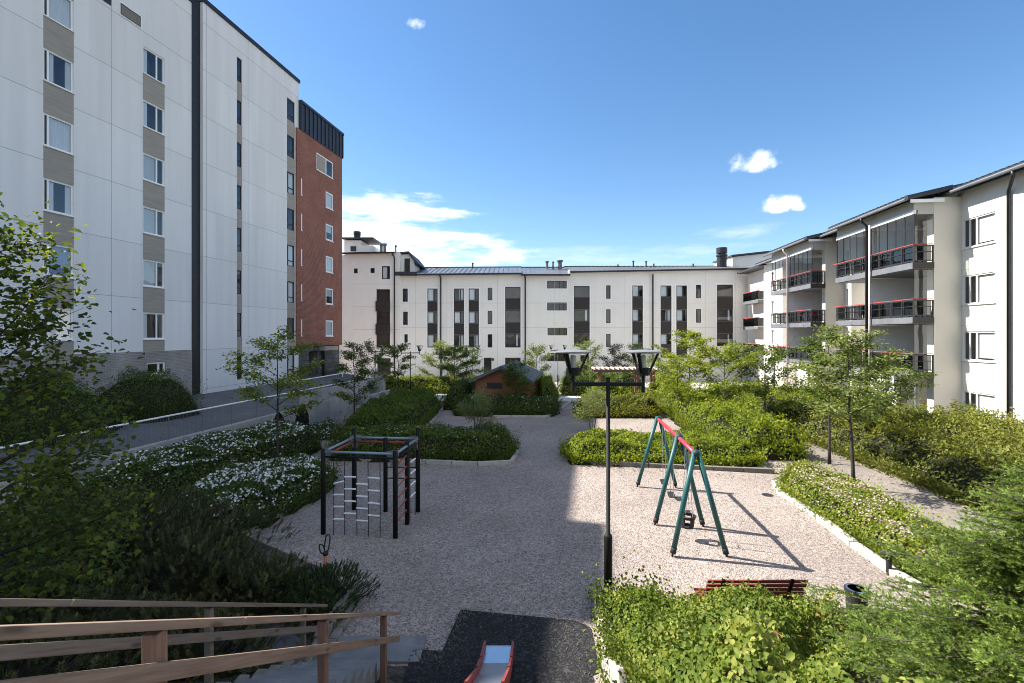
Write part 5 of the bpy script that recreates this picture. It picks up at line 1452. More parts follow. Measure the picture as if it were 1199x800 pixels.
def tree(name, label, cat, base, Ht, R, zc, leaf, n, mat, seed, limbs=9, trunk=0.06, bark='bark', group=None, flat=0.35, shape='rhomb', sub=4, stems=1, tilt=(25, 50), prof=None, lsc=1.0, lean=(0, 0), clump=0.16, up=1.0, droop=0.0, tw=1.0):
    """tapered trunk with limbs and twigs; leaves sit in tiers along the twigs"""
    r = random.Random(seed); g = np.random.default_rng(seed)
    bx, by, bz = base
    t = thing(name, label, cat, base, group)
    mb = MB(); tips = []
    prof = prof or (lambda u: math.sin(math.pi * min(1, 0.25 + 0.75 * u)) ** 0.7 if u < 1 else 0.1)
    for s in range(stems):
        a0 = r.uniform(0, 6.28); so = 0.0 if stems == 1 else 0.12; sr = trunk if stems == 1 else trunk * 0.6
        tx = lean[0] + (0 if stems == 1 else math.cos(a0 + s * 2.4) * R * 0.42); ty = lean[1] + (0 if stems == 1 else math.sin(a0 + s * 2.4) * R * 0.42)
        pts = []; rad = []; m = 9; Hs = Ht * (1 if s == 0 else r.uniform(0.7, 1.0))
        for i in range(m):
            u = i / (m - 1); w = 0.035 * Ht * u * 0.6
            pts.append(Vector((bx + so * math.cos(a0 + s * 2.4) + tx * u ** 1.3 + r.uniform(-w, w) * .5, by + so * math.sin(a0 + s * 2.4) + ty * u ** 1.3 + r.uniform(-w, w) * .5, bz + Hs * u)))
            rad.append(max(0.008, sr * (1 - u) ** 0.8 * (1.35 if i == 0 else 1)))
        mb.tube(pts, rad, 8)
        nl = max(3, limbs // stems)
        for k in range(nl):
            u = (zc + (Ht * 0.97 - zc) * (k + 0.4 * r.random()) / nl) / Ht; uu = min(.995, u) * (m - 1); i = int(uu)
            p = pts[i].lerp(pts[min(i + 1, m - 1)], uu - i)
            v = (u * Ht - zc) / max(0.01, Ht - zc); ln = R * prof(v) * r.uniform(0.75, 1.1)
            a = k * 2.399 + r.uniform(-.4, .4) + seed; el = math.radians(r.uniform(*tilt)) * (0.6 + 0.7 * v)
            lp = [p]; d = Vector((math.cos(a) * math.cos(el), math.sin(a) * math.cos(el), math.sin(el)))
            for q in range(4):
                d = (d + Vector((r.uniform(-.16, .16), r.uniform(-.16, .16), r.uniform(-.10, .12) - droop * q))).normalized(); lp.append(lp[-1] + d * ln / 4)
            r0 = max(0.008, rad[i] * 0.5)
            mb.tube(lp, [r0, r0 * .75, r0 * .5, r0 * .3, 0.003], 5)
            for q in range(sub):
                w = 0.3 + 0.7 * (q + r.random()) / sub; ww = w * 4; j = min(3, int(ww)); bp = lp[j].lerp(lp[j + 1], ww - j)
                aa = a + r.choice((-1, 1)) * r.uniform(0.4, 1.2); e2 = math.radians(r.uniform(-5, 35)); sl_ = ln * r.uniform(0.3, 0.5)
                d2 = Vector((math.cos(aa) * math.cos(e2), math.sin(aa) * math.cos(e2), math.sin(e2) - droop))
                sp = [bp, bp + d2 * sl_ * .5 + Vector((0, 0, r.uniform(-.02, .05))), bp + d2 * sl_]
                mb.tube(sp, [0.007 * tw, 0.005 * tw, 0.002 * tw], 4, cap=False)
                tips.append((sp[0], sp[2]))
            tips.append((lp[2], lp[4])); tips.append((lp[1], lp[3]))
    mb.build('trunk', M[bark], t, smooth=True)
    A = np.array([tuple(a) for a, b in tips]); B = np.array([tuple(b) for a, b in tips])
    ln = np.linalg.norm(B - A, axis=1); k = g.choice(len(tips), n, p=ln / ln.sum())
    u = g.random(n)[:, None] ** 0.7
    P = A[k] + (B[k] - A[k]) * u + g.normal(0, 1, (n, 3)) * np.array([clump, clump, clump * flat])
    N = nrm(np.array([0, 0, up]) + g.normal(0, 0.45, (n, 3))); D = (B - A)[k] * 0.6 / np.maximum(ln[k], .05)[:, None] + g.normal(0, .7, (n, 3)) - np.array([0, 0, 0.25])
    D -= N * (D * N).sum(1, keepdims=True)
    L = leaf * g.uniform(.6, 1.25, n)
    tone = g.random(len(tips))[k]
    leaf_obj('crown', P, D, N, L, L * 0.62 * lsc, mat, t, shape=shape, var=np.clip(0.45 * tone + 0.6 * g.random(n), 0, 1))
    return t


# ---- leaf colours (albedo)
LM = {}
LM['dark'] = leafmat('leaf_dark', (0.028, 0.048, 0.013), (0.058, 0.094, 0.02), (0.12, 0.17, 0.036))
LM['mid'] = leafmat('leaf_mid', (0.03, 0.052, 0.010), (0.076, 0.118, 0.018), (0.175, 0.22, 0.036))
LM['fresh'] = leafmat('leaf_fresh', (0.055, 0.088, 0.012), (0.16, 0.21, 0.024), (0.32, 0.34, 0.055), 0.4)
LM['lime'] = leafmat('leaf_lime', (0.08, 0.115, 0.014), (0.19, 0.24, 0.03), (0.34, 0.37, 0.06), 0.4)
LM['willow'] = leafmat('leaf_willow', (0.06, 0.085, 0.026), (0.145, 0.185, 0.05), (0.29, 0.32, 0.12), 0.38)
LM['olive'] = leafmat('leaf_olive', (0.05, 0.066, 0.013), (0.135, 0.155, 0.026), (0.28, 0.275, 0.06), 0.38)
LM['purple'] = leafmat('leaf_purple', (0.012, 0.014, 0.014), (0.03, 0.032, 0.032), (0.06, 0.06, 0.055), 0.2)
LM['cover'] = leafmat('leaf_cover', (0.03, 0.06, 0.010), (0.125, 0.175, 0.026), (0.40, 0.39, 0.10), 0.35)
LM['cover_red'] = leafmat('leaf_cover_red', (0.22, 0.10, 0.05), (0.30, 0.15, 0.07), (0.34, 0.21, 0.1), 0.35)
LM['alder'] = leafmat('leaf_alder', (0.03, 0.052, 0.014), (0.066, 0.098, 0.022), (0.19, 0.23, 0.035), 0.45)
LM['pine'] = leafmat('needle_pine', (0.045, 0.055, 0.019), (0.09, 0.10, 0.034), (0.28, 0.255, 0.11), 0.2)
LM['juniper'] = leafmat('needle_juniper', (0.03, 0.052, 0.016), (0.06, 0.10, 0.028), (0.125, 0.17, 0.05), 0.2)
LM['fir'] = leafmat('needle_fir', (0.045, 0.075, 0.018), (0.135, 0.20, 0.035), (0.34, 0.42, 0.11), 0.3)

# ---- courtyard hedges
HD = 'clipped shrub beds of the courtyard'
hedge('hedge', 'low rounded dark hedge in a kerbed bed just behind climbing frame', 'hedge', [(-6.9, 18.5), (-3.0, 18.2), (-0.4, 18.15), (0.05, 18.9), (0.1, 20.2), (-0.4, 20.9), (-3.5, 21.2), (-7.4, 20.6)], 0.92, 0.085, 15000, LM['mid'], 21, flowers=500, fsize=0.05)
kerb([gp(392, 538), gp(470, 541), gp(560, 545), gp(599, 543), gp(607, 530)])
hedge('hedge', 'long dark leafy hedge running back along concrete wall left of shed', 'hedge', [(-7.5, 20.7), (-5.2, 20.9), (-4.6, 23), (-4.5, 28.5), (-4.7, 31.5), (-5.4, 33), (-8.0, 33), (-8.1, 29), (-8.0, 24)], 1.1, 0.10, 26000, LM['mid'], 22, lump=0.2)
kerb([gp(487, 512), gp(497, 504), gp(512, 488), gp(524, 473)])
hedge('hedge', 'broad dark hedge with scattered white flowers in front of garden shed', 'hedge', [(-3.4, 28.6), (0, 28.4), (2.2, 28.3), (2.75, 29.2), (2.9, 31.0), (1.6, 30.6), (-3.2, 30.4)], 0.95, 0.10, 14000, LM['dark'], 23, flowers=700, fsize=0.07)
hedge('hedge', 'rounded green hedge bordering the gravel walk right of garden shed', 'hedge', [(1.7, 31.0), (2.7, 31.0), (3.5, 38.5), (3.0, 40), (1.8, 39.5)], 1.75, 0.11, 13000, LM['mid'], 24)
hedge('hedge', 'dark hedge hugging the left side of garden shed', 'hedge', [(-4.3, 30.8), (-2.7, 31), (-1.9, 36.5), (-3.4, 37.5), (-4.6, 35)], 1.5, 0.11, 8000, LM['dark'], 25)
kerb([gp(577, 489), gp(640, 489), gp(655, 484), gp(668, 468)])
hedge('hedge', 'sunlit bright green hedge strip directly behind the swing', 'hedge', [(2.3, 17.9), (5, 17.75), (8.4, 17.6), (9.1, 17.7), (9.4, 19.4), (9.0, 20.6), (5.4, 20.9), (2.8, 20.7), (2.1, 19.4)], 0.66, 0.095, 23000, LM['fresh'], 26, lump=0.24, nn=0.85)
KD = pm('kerb_dark', (0.11, 0.10, 0.085), (0.19, 0.17, 0.145), 3, 0.92, 0.4, 25)
kerb([gp(671, 542.5), gp(720, 545), gp(800, 549), gp(907, 554)], w=0.16, h=0.15, mat=KD)
hedge('hedge', 'sunlit leafy hedge behind the small gravel patch with reddish leaves', 'hedge', [(3.9, 27.8), (8.4, 27.9), (8.9, 29.4), (8.4, 31.2), (4.6, 31.5), (3.9, 29.6)], 1.0, 0.10, 12000, LM['olive'], 27, lump=0.22)
hedge('shrub', 'large bright green shrub mass between gravel patch and sunny path', 'shrub', [(9.1, 18.6), (11.1, 18.4), (11.9, 22), (12.1, 28), (11.6, 33), (9.5, 33), (9.2, 28), (8.5, 23), (8.8, 20.5)], 1.25, 0.115, 32000, LM['fresh'], 28, lump=0.32, shoots=0.3, nn=0.85)
kerb([gp(790, 484), gp(801, 492), gp(815, 502), gp(829, 511)], w=0.2, h=0.18)
hedge('flower_hedge', 'low pinkish-white flowering hedge between swing gravel and the sunny path', 'hedge', [(8.25, 14.7), (9.9, 17.0), (10.5, 17.2), (10.45, 14), (10.05, 11.0), (9.9, 9.0), (8.6, 8.6), (7.85, 9.6), (8.0, 11.2), (8.1, 13)], 0.5, 0.07, 25000, LM['fresh'], 29, flowers=5200, fmat='blossom_pink', fsize=0.055, lump=0.22, nn=0.85)
kerb([gp(908, 566), gp(912, 578), gp(935, 592), gp(960, 609), gp(1000, 640), gp(1045, 672), gp(1075, 690)], w=0.2, h=0.12)
hedge('flower_hedge', 'white-flowered hedge nearer the climbing frame in left shade', 'hedge', [gp(382, 578), gp(305, 620), gp(255, 640), (-9.1, 13.0), (-9.0, 15.2), (-6.9, 16.8), (-6.0, 16.2)], 0.75, 0.075, 17000, LM['dark'], 30, flowers=2900, fsize=0.075)
kerb([gp(381, 575), gp(350, 594), gp(312, 615), gp(262, 642)])
hedge('flower_hedge', 'white-flowered hedge along foot of the concrete retaining wall', 'hedge', [(-12.0, 12.5), (-10.2, 12.8), (-9.4, 14.6), (-8.3, 17.2), (-8.0, 20.0), (-9.0, 21.2), (-11.3, 21.3), (-12.4, 17)], 0.95, 0.085, 20000, LM['dark'], 31, flowers=2700, fsize=0.08)
hedge('ground_cover', 'patch of low white-dotted ground cover at retaining wall foot', 'shrub', [(-10.5, 22.0), (-8.3, 22.0), (-8.6, 24.3), (-10.2, 27), (-10.6, 25)], 0.2, 0.06, 3000, LM['dark'], 32, flowers=350, fsize=0.06)
hedge('hedge', 'tall loose green hedge lining the sunny path under the balconies', 'hedge', [(13.2, 20.5), (12.95, 15), (12.7, 11.0), (12.5, 8.0), (15, 7.0), (20.5, 7.0), (21.8, 12), (22.6, 20), (23.2, 24.0), (19.5, 24.2), (16, 24.5), (13.6, 24.5)], 1.35, 0.105, 66000, LM['olive'], 33, lump=0.3, shoots=0.3, nn=0.85, z0=-0.25, rnd=1.5)
hedge('hedge', 'far green hedge under the farther balconies of the sunny house', 'hedge', [(13.9, 24.8), (19.5, 24.8), (22.5, 27), (22.8, 34), (16.5, 38), (14.6, 37), (13.8, 30)], 1.5, 0.10, 22000, LM['fresh'], 34, lump=0.26, z0=-0.4)
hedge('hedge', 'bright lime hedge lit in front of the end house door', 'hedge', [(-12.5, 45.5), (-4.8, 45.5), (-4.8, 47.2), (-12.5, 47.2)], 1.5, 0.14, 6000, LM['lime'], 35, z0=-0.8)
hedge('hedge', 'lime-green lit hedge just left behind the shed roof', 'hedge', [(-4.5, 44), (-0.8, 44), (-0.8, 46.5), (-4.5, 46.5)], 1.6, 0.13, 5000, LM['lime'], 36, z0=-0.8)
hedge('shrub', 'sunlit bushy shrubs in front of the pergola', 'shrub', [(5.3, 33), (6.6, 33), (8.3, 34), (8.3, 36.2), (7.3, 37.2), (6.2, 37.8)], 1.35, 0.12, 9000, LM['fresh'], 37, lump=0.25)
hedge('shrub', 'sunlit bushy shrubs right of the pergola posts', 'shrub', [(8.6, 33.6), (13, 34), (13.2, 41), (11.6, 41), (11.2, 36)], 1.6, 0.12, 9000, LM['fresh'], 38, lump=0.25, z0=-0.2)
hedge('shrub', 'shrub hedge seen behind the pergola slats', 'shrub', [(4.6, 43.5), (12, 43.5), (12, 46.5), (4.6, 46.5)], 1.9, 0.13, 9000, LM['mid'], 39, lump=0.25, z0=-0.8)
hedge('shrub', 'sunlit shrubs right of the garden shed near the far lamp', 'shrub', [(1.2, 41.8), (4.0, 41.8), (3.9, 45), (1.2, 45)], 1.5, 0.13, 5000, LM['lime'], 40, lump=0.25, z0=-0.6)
# dark rounded bushes by the left facade
hedge('shrub', 'big rounded almost black-green bush at foot of grey block', 'shrub', [(-18.2, 20.6), (-16.6, 20.2), (-15.2, 21.2), (-14.9, 22.8), (-16.0, 24.0), (-17.8, 23.6), (-18.6, 22.2)], 2.1, 0.06, 16000, LM['dark'], 41, rnd=1.5, lump=0.1, z0=1.0)
hedge('shrub', 'dark bush against grey brick plinth behind the near leafy tree', 'shrub', [(-18.9, 15.6), (-16.2, 15.6), (-15.2, 17.6), (-16.0, 19.6), (-18.4, 19.8), (-19.4, 18)], 1.9, 0.07, 13000, LM['dark'], 42, rnd=1.2, z0=1.0)
# small dark conical thujas by the wall
for px, Y, hgt, lab in ((354.5, 23.3, 1.35, 'small dark conical thuja standing taller against the retaining wall'), (327, 21.7, 1.2, 'small dark conical thuja half hidden behind slim shaded tree')):
    x = (px - 600) * Y / F
    t = thing('thuja', lab, 'conifer', (x, Y, 0)); n = 2600; z = G.random(n) ** 1.2; a = G.uniform(0, 6.28, n); rr_ = 0.27 * np.sin(np.pi * np.clip(0.18 + 0.82 * z, 0, 1)) ** .8 * G.uniform(.8, 1.05, n)
    P_ = np.stack([x + rr_ * np.cos(a), Y + rr_ * np.sin(a), 0.05 + z * hgt], 1); D_ = np.stack([np.cos(a) * .4, np.sin(a) * .4, np.ones(n)], 1) + G.normal(0, .25, (n, 3))
    leaf_obj('foliage', P_, D_, np.stack([np.cos(a), np.sin(a), 0.2 * np.ones(n)], 1) + G.normal(0, .3, (n, 3)), 0.09, 0.05, LM['purple'], t)
    q = MB(); q.tube([(x, Y, 0), (x, Y, hgt * .9)], [0.14, 0.02], 8); q.build('trunk', M['bark_dark'], t)

# ---- trees of the courtyard
T = tree
T('small_tree', 'slim airy tree rising from white-flowered hedges in left shade', 'tree', (-8.25, 17.0, 0), 4.75, 1.55, 1.75, 0.115, 4420, LM['fresh'], 51, limbs=11, trunk=0.055, bark='bark_dark', clump=0.17)
T('small_tree', 'leafy young tree in the shaded hedge behind climbing frame', 'tree', (-8.35, 25.6, 0), 4.4, 1.25, 0.9, 0.12, 4420, LM['mid'], 52, limbs=12, trunk=0.05, bark='bark_dark')
T('small_tree', 'thin shaded tree left of the bright far hedge', 'tree', (-8.6, 36.5, -0.2), 4.3, 1.7, 1.5, 0.14, 3230, LM['mid'], 53, limbs=10, trunk=0.06, bark='bark_dark')
T('small_tree', 'round-crowned thin tree just right of the large twin lamp head', 'tree', (-4.5, 37.5, -0.3), 3.9, 1.9, 1.4, 0.14, 3910, LM['mid'], 54, limbs=10, trunk=0.06, bark='bark_dark')
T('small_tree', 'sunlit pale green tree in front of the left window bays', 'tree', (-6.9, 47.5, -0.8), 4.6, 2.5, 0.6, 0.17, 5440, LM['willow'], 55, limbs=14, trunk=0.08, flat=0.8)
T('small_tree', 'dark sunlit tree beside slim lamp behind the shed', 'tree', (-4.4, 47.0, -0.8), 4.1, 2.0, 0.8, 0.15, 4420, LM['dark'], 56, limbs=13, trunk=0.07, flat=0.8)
T('shrub', 'grey-green willow bush in the island bed near climbing frame', 'shrub', (-1.55, 19.9, 0), 2.55, 0.85, 0.8, 0.085, 4590, LM['willow'], 57, limbs=24, stems=6, trunk=0.035, tilt=(45, 70), clump=0.10, flat=1.0, lsc=0.6)
T('small_tree', 'slender dark tree hiding the front wall of garden shed', 'tree', (0.25, 29.7, 0), 3.0, 1.15, 0.8, 0.11, 3910, LM['mid'], 58, limbs=12, trunk=0.045, bark='bark_dark', flat=0.7)
T('small_tree', 'sunlit light green tree rising right behind the shed roof', 'tree', (2.25, 44.8, -0.6), 4.3, 1.5, 0.7, 0.15, 4420, LM['willow'], 59, limbs=13, trunk=0.06, flat=0.8)
T('small_tree', 'sunlit young tree with tiered crown right of main lamp', 'tree', (12.3, 33.5, -0.1), 4.9, 2.0, 1.7, 0.15, 6120, LM['lime'], 60, limbs=13, trunk=0.07)
T('small_tree', 'broad sunlit tree at the middle of the green mass near path', 'tree', (11.2, 25.5, 0), 3.9, 2.5, 0.9, 0.125, 7167, LM['fresh'], 61, limbs=16, trunk=0.07)
T('small_tree', 'broad green tree in front of the farther balcony stack', 'tree', (13.6, 26.0, -0.1), 4.0, 2.3, 0.8, 0.125, 6473, LM['mid'], 62, limbs=16, trunk=0.07)
T('small_tree', 'small bright tree leaning left over the green mass', 'tree', (9.4, 27.5, 0), 3.3, 2.0, 0.8, 0.12, 4855, LM['fresh'], 63, limbs=14, trunk=0.06)
T('small_tree', 'open pale-leaved tree with dark trunk standing in the pinkish flower bed', 'tree', (10.55, 14.95, 0), 4.75, 1.75, 1.9, 0.115, 4970, LM['willow'], 64, limbs=13, trunk=0.06, bark='bark_dark', lean=(-0.25, 0), lsc=1.15)
T('small_tree', 'second open tree just left of pale-leaved one, its trunk straighter and black', 'tree', (11.75, 17.9, 0), 4.9, 1.4, 2.2, 0.11, 4420, LM['mid'], 65, limbs=11, trunk=0.05, bark='bark_dark')
T('small_tree', 'green tree against the ground floor below right balconies', 'tree', (15.7, 20.5, -0.2), 3.6, 2.0, 1.0, 0.105, 7820, LM['mid'], 66, limbs=14, trunk=0.06)
T('small_tree', 'light tree in front of the tall glazed bay left of main lamp heads', 'tree', (7.8, 49.5, -0.8), 4.9, 1.9, 0.8, 0.16, 4250, LM['willow'], 67, limbs=13, trunk=0.07, flat=0.8)
T('small_tree', 'dark purplish small tree behind the pergola', 'tree', (10.6, 50.0, -0.8), 4.6, 1.5, 0.8, 0.14, 4250, LM['purple'], 68, limbs=14, trunk=0.06, flat=0.8)
T('small_tree', 'dark green small tree behind the right main lamp head', 'tree', (12.7, 50.5, -0.8), 4.5, 1.7, 0.8, 0.15, 4420, LM['dark'], 69, limbs=14, trunk=0.06, flat=0.8)
T('small_tree', 'pale young tree between dark window bays right of main lamp', 'tree', (15.6, 51.5, -0.8), 4.6, 1.5, 1.0, 0.15, 2550, LM['willow'], 70, limbs=10, trunk=0.05)
T('small_tree', 'dark tree in the shade below stone-clad entrance', 'tree', (-12.6, 44.2, -0.6), 4.6, 2.1, 1.2, 0.14, 3910, LM['dark'], 71, limbs=12, trunk=0.06, bark='bark_dark', flat=0.7)
T('shrub', 'small pale grey-green bush at the left end of sunlit hedge by main lamp', 'shrub', (3.9, 23.6, 0), 2.0, 1.0, 0.5, 0.085, 4420, LM['willow'], 72, limbs=24, stems=6, trunk=0.03, tilt=(40, 65), clump=0.13, flat=1.0, lsc=0.7)
T('shrub', 'dark loose shrub tangle on the near left slope below leafy tree', 'shrub', (-6.9, 6.7, 0.05), 2.6, 1.0, 0.4, 0.065, 4500, LM['dark'], 73, limbs=30, stems=6, trunk=0.04, tilt=(30, 60), clump=0.14, flat=1.0, shape='leaf')

LM['geranium'] = leafmat('leaf_geranium', (0.03, 0.06, 0.015), (0.06, 0.12, 0.025), (0.45, 0.04, 0.04))
for lab, s_, d_, z_ in BALCONY_POTS:
    x, y, zz = FR.p(s_, d_, z_); t = thing('potted_plant', lab, 'plant', (x, y, zz))
    q = MB(); q.lathe((x, y, zz), [(0.12, 0), (0.17, 0.3), (0.185, 0.3), (0.185, 0.34), (0.15, 0.33), (0.01, 0.3)], 14); q.build('pot', M['pot_clay'], t)
    n = 260; v = nrm(G.normal(0, 1, (n, 3))); P_ = np.array([x, y, zz + .62]) + v * np.array([.26, .26, .32]) * (G.random((n, 1)) ** .4)
    D_ = G.normal(0, 1, (n, 3)); leaf_obj('foliage', P_, D_, v + np.array([0, 0, .6]), 0.09, 0.07, LM['geranium'], t)

# near tree at the left edge: big leaves, its top branches catching the sun
T('leafy_tree', 'near broad-leaved tree at left edge, its top twigs lit yellow-green', 'tree', (-5.3, 4.9, 1.0), 4.95, 1.4, 0.8, 0.068, 9500, LM['alder'], 74, limbs=34, trunk=0.07, bark='bark_dark', shape='leaf', clump=0.13, flat=1.0, sub=5, tilt=(15, 45), lsc=1.25, up=0.8, tw=0.8, prof=lambda u: 1.1 - 0.78 * u)


# ---- needles
def brushes(B, D, Ln, per, nl, ang, nw, seed):
    """bottle-brush shoots: per needles on each shoot"""
    g = np.random.default_rng(seed); m = len(B); D = nrm(D)
    k = np.repeat(np.arange(m), per); n = len(k)
    t = g.random(n); az = g.uniform(0, 6.283, n); d = D[k]
    ref = np.where(np.abs(d[:, 2:3]) > .9, np.array([[1., 0, 0]]), np.array([[0, 0, 1.]])); s1 = nrm(np.cross(d, ref)); s2 = np.cross(d, s1)
    rad = s1 * np.cos(az)[:, None] + s2 * np.sin(az)[:, None]
    a = np.radians(g.normal(ang, 9, n)) * (1.1 - 0.5 * t)
    nd = d * np.cos(a)[:, None] + rad * np.sin(a)[:, None]
    P = B[k] + d * (Ln[k] * t)[:, None]
    return P, nd, rad, nl * g.uniform(.7, 1.2, n), np.full(n, nw), k


def pine(name, label, c, rx, ry, hgt, shoots, seed, mat='pine', nl=0.045, upright=1.5, per=80, slen=(0.07, 0.19), nw=0.007, cat='shrub'):
    g = np.random.default_rng(seed); x0, y0, z0 = c
    t = thing(name, label, cat, c)
    a = g.uniform(0, 6.283, shoots); r = np.sqrt(g.random(shoots)); lum = 1 + 0.22 * np.sin(3 * a + seed) * r + 0.12 * np.sin(7 * a + 2 * seed)
    x = x0 + rx * r * np.cos(a) * lum; y = y0 + ry * r * np.sin(a) * lum
    zt = hgt * np.sqrt(np.clip(1 - r ** 2.4, 0.03, 1)) * (0.86 + 0.2 * wob(x, y, seed, 3.0))
    zz = TER(x, y) * 0.6 + 0.4 * z0 + zt * np.where(r > .75, g.uniform(.25, 1, shoots), 1 - .35 * g.random(shoots) ** 2)
    out = np.stack([np.cos(a) * r, np.sin(a) * r, upright * (1.25 - r) + .55], 1) + g.normal(0, .25, (shoots, 3))
    L = g.uniform(slen[0], slen[1], shoots)
    B = np.stack([x, y, zz], 1)
    P, nd, rad, ll, ww, k = brushes(B, out, L, per, nl, 56, nw, seed)
    tone = g.random(shoots) ** 1.6
    leaf_obj('needles', P, nd, rad, ll, ww, LM[mat], t, shape='needle', var=np.clip(tone[k] * .75 + .3 * g.random(len(k)), 0, 1))
    mb = MB(); rr2 = random.Random(seed)
    for i in range(0, shoots, 6):
        o = nrm(out[i]); p = Vector(B[i]); q_ = Vector((x0 + (p.x - x0) * .45, y0 + (p.y - y0) * .45, z0 * .5 + TER(x0, y0) * .5 + (p.z - z0) * .3))
        mb.tube([q_, q_.lerp(p, .6) + Vector((0, 0, -.05)), p, p + Vector(o) * float(L[i])], [.014, .010, .006, .003], 4, cap=False)
    mb.build('branches', M['bark_dark'], t)
    # dense twiggy heart
    q = MB(); n1, n2 = 7, 14
    for i in range(n1 + 1):
        for j in range(n2):
            th = math.pi / 2 * i / n1; ph = 6.2832 * j / n2; l2 = 1 + .22 * math.sin(3 * ph + seed)
            px_, py_ = x0 + rx * .6 * l2 * math.sin(th) * math.cos(ph), y0 + ry * .6 * l2 * math.sin(th) * math.sin(ph)
            q.v.append((px_, py_, terrain(px_, py_) * .6 + z0 * .4 - .1 + hgt * .6 * math.cos(th)))
    for i in range(n1):
        for j in range(n2): q.f.append((i * n2 + j, i * n2 + (j + 1) % n2, (i + 1) * n2 + (j + 1) % n2, (i + 1) * n2 + j)); q.m.append(0)
    q.build('twigs', M['twig'], t, smooth=True)
    return t


pine('mountain_pine', 'tall mountain pine bush with upright pale shoots at lower left corner', (-7.9, 8.9, 0.0), 1.9, 1.3, 2.2, 1250, 81)
pine('mountain_pine', 'mountain pine bush with olive shoots beneath the white-flowered hedge', (-5.75, 8.5, 0.0), 1.35, 1.0, 1.55, 900, 82)
pine('mountain_pine', 'shorter dark pine bush between the olive pine and green juniper', (-4.55, 8.55, 0.0), 0.95, 0.9, 0.95, 620, 83)
pine('mountain_pine', 'near pine bush poking its shoots through the rear stair railing', (-4.3, 6.3, 0.35), 1.1, 1.0, 0.95, 650, 84)
pine('mountain_pine', 'nearest pine bush in deep shade behind the stair rails at left', (-4.7, 4.4, 1.3), 1.3, 1.2, 0.75, 560, 85)
pine('mountain_pine', 'dark pine bush on slope under the near leafy tree', (-6.2, 6.4, 0.3), 1.3, 1.1, 1.5, 650, 86)
pine('mountain_pine', 'pine bush between tall corner pine and retaining wall hedges', (-7.2, 10.8, 0.0), 1.8, 1.0, 1.25, 720, 88)
pine('juniper', 'bushy green juniper at gravel edge beside stair foot', (-3.3, 8.45, 0.0), 0.78, 0.72, 0.82, 820, 87, 'juniper', 0.028, 0.7, 80, (0.05, 0.13), 0.006)


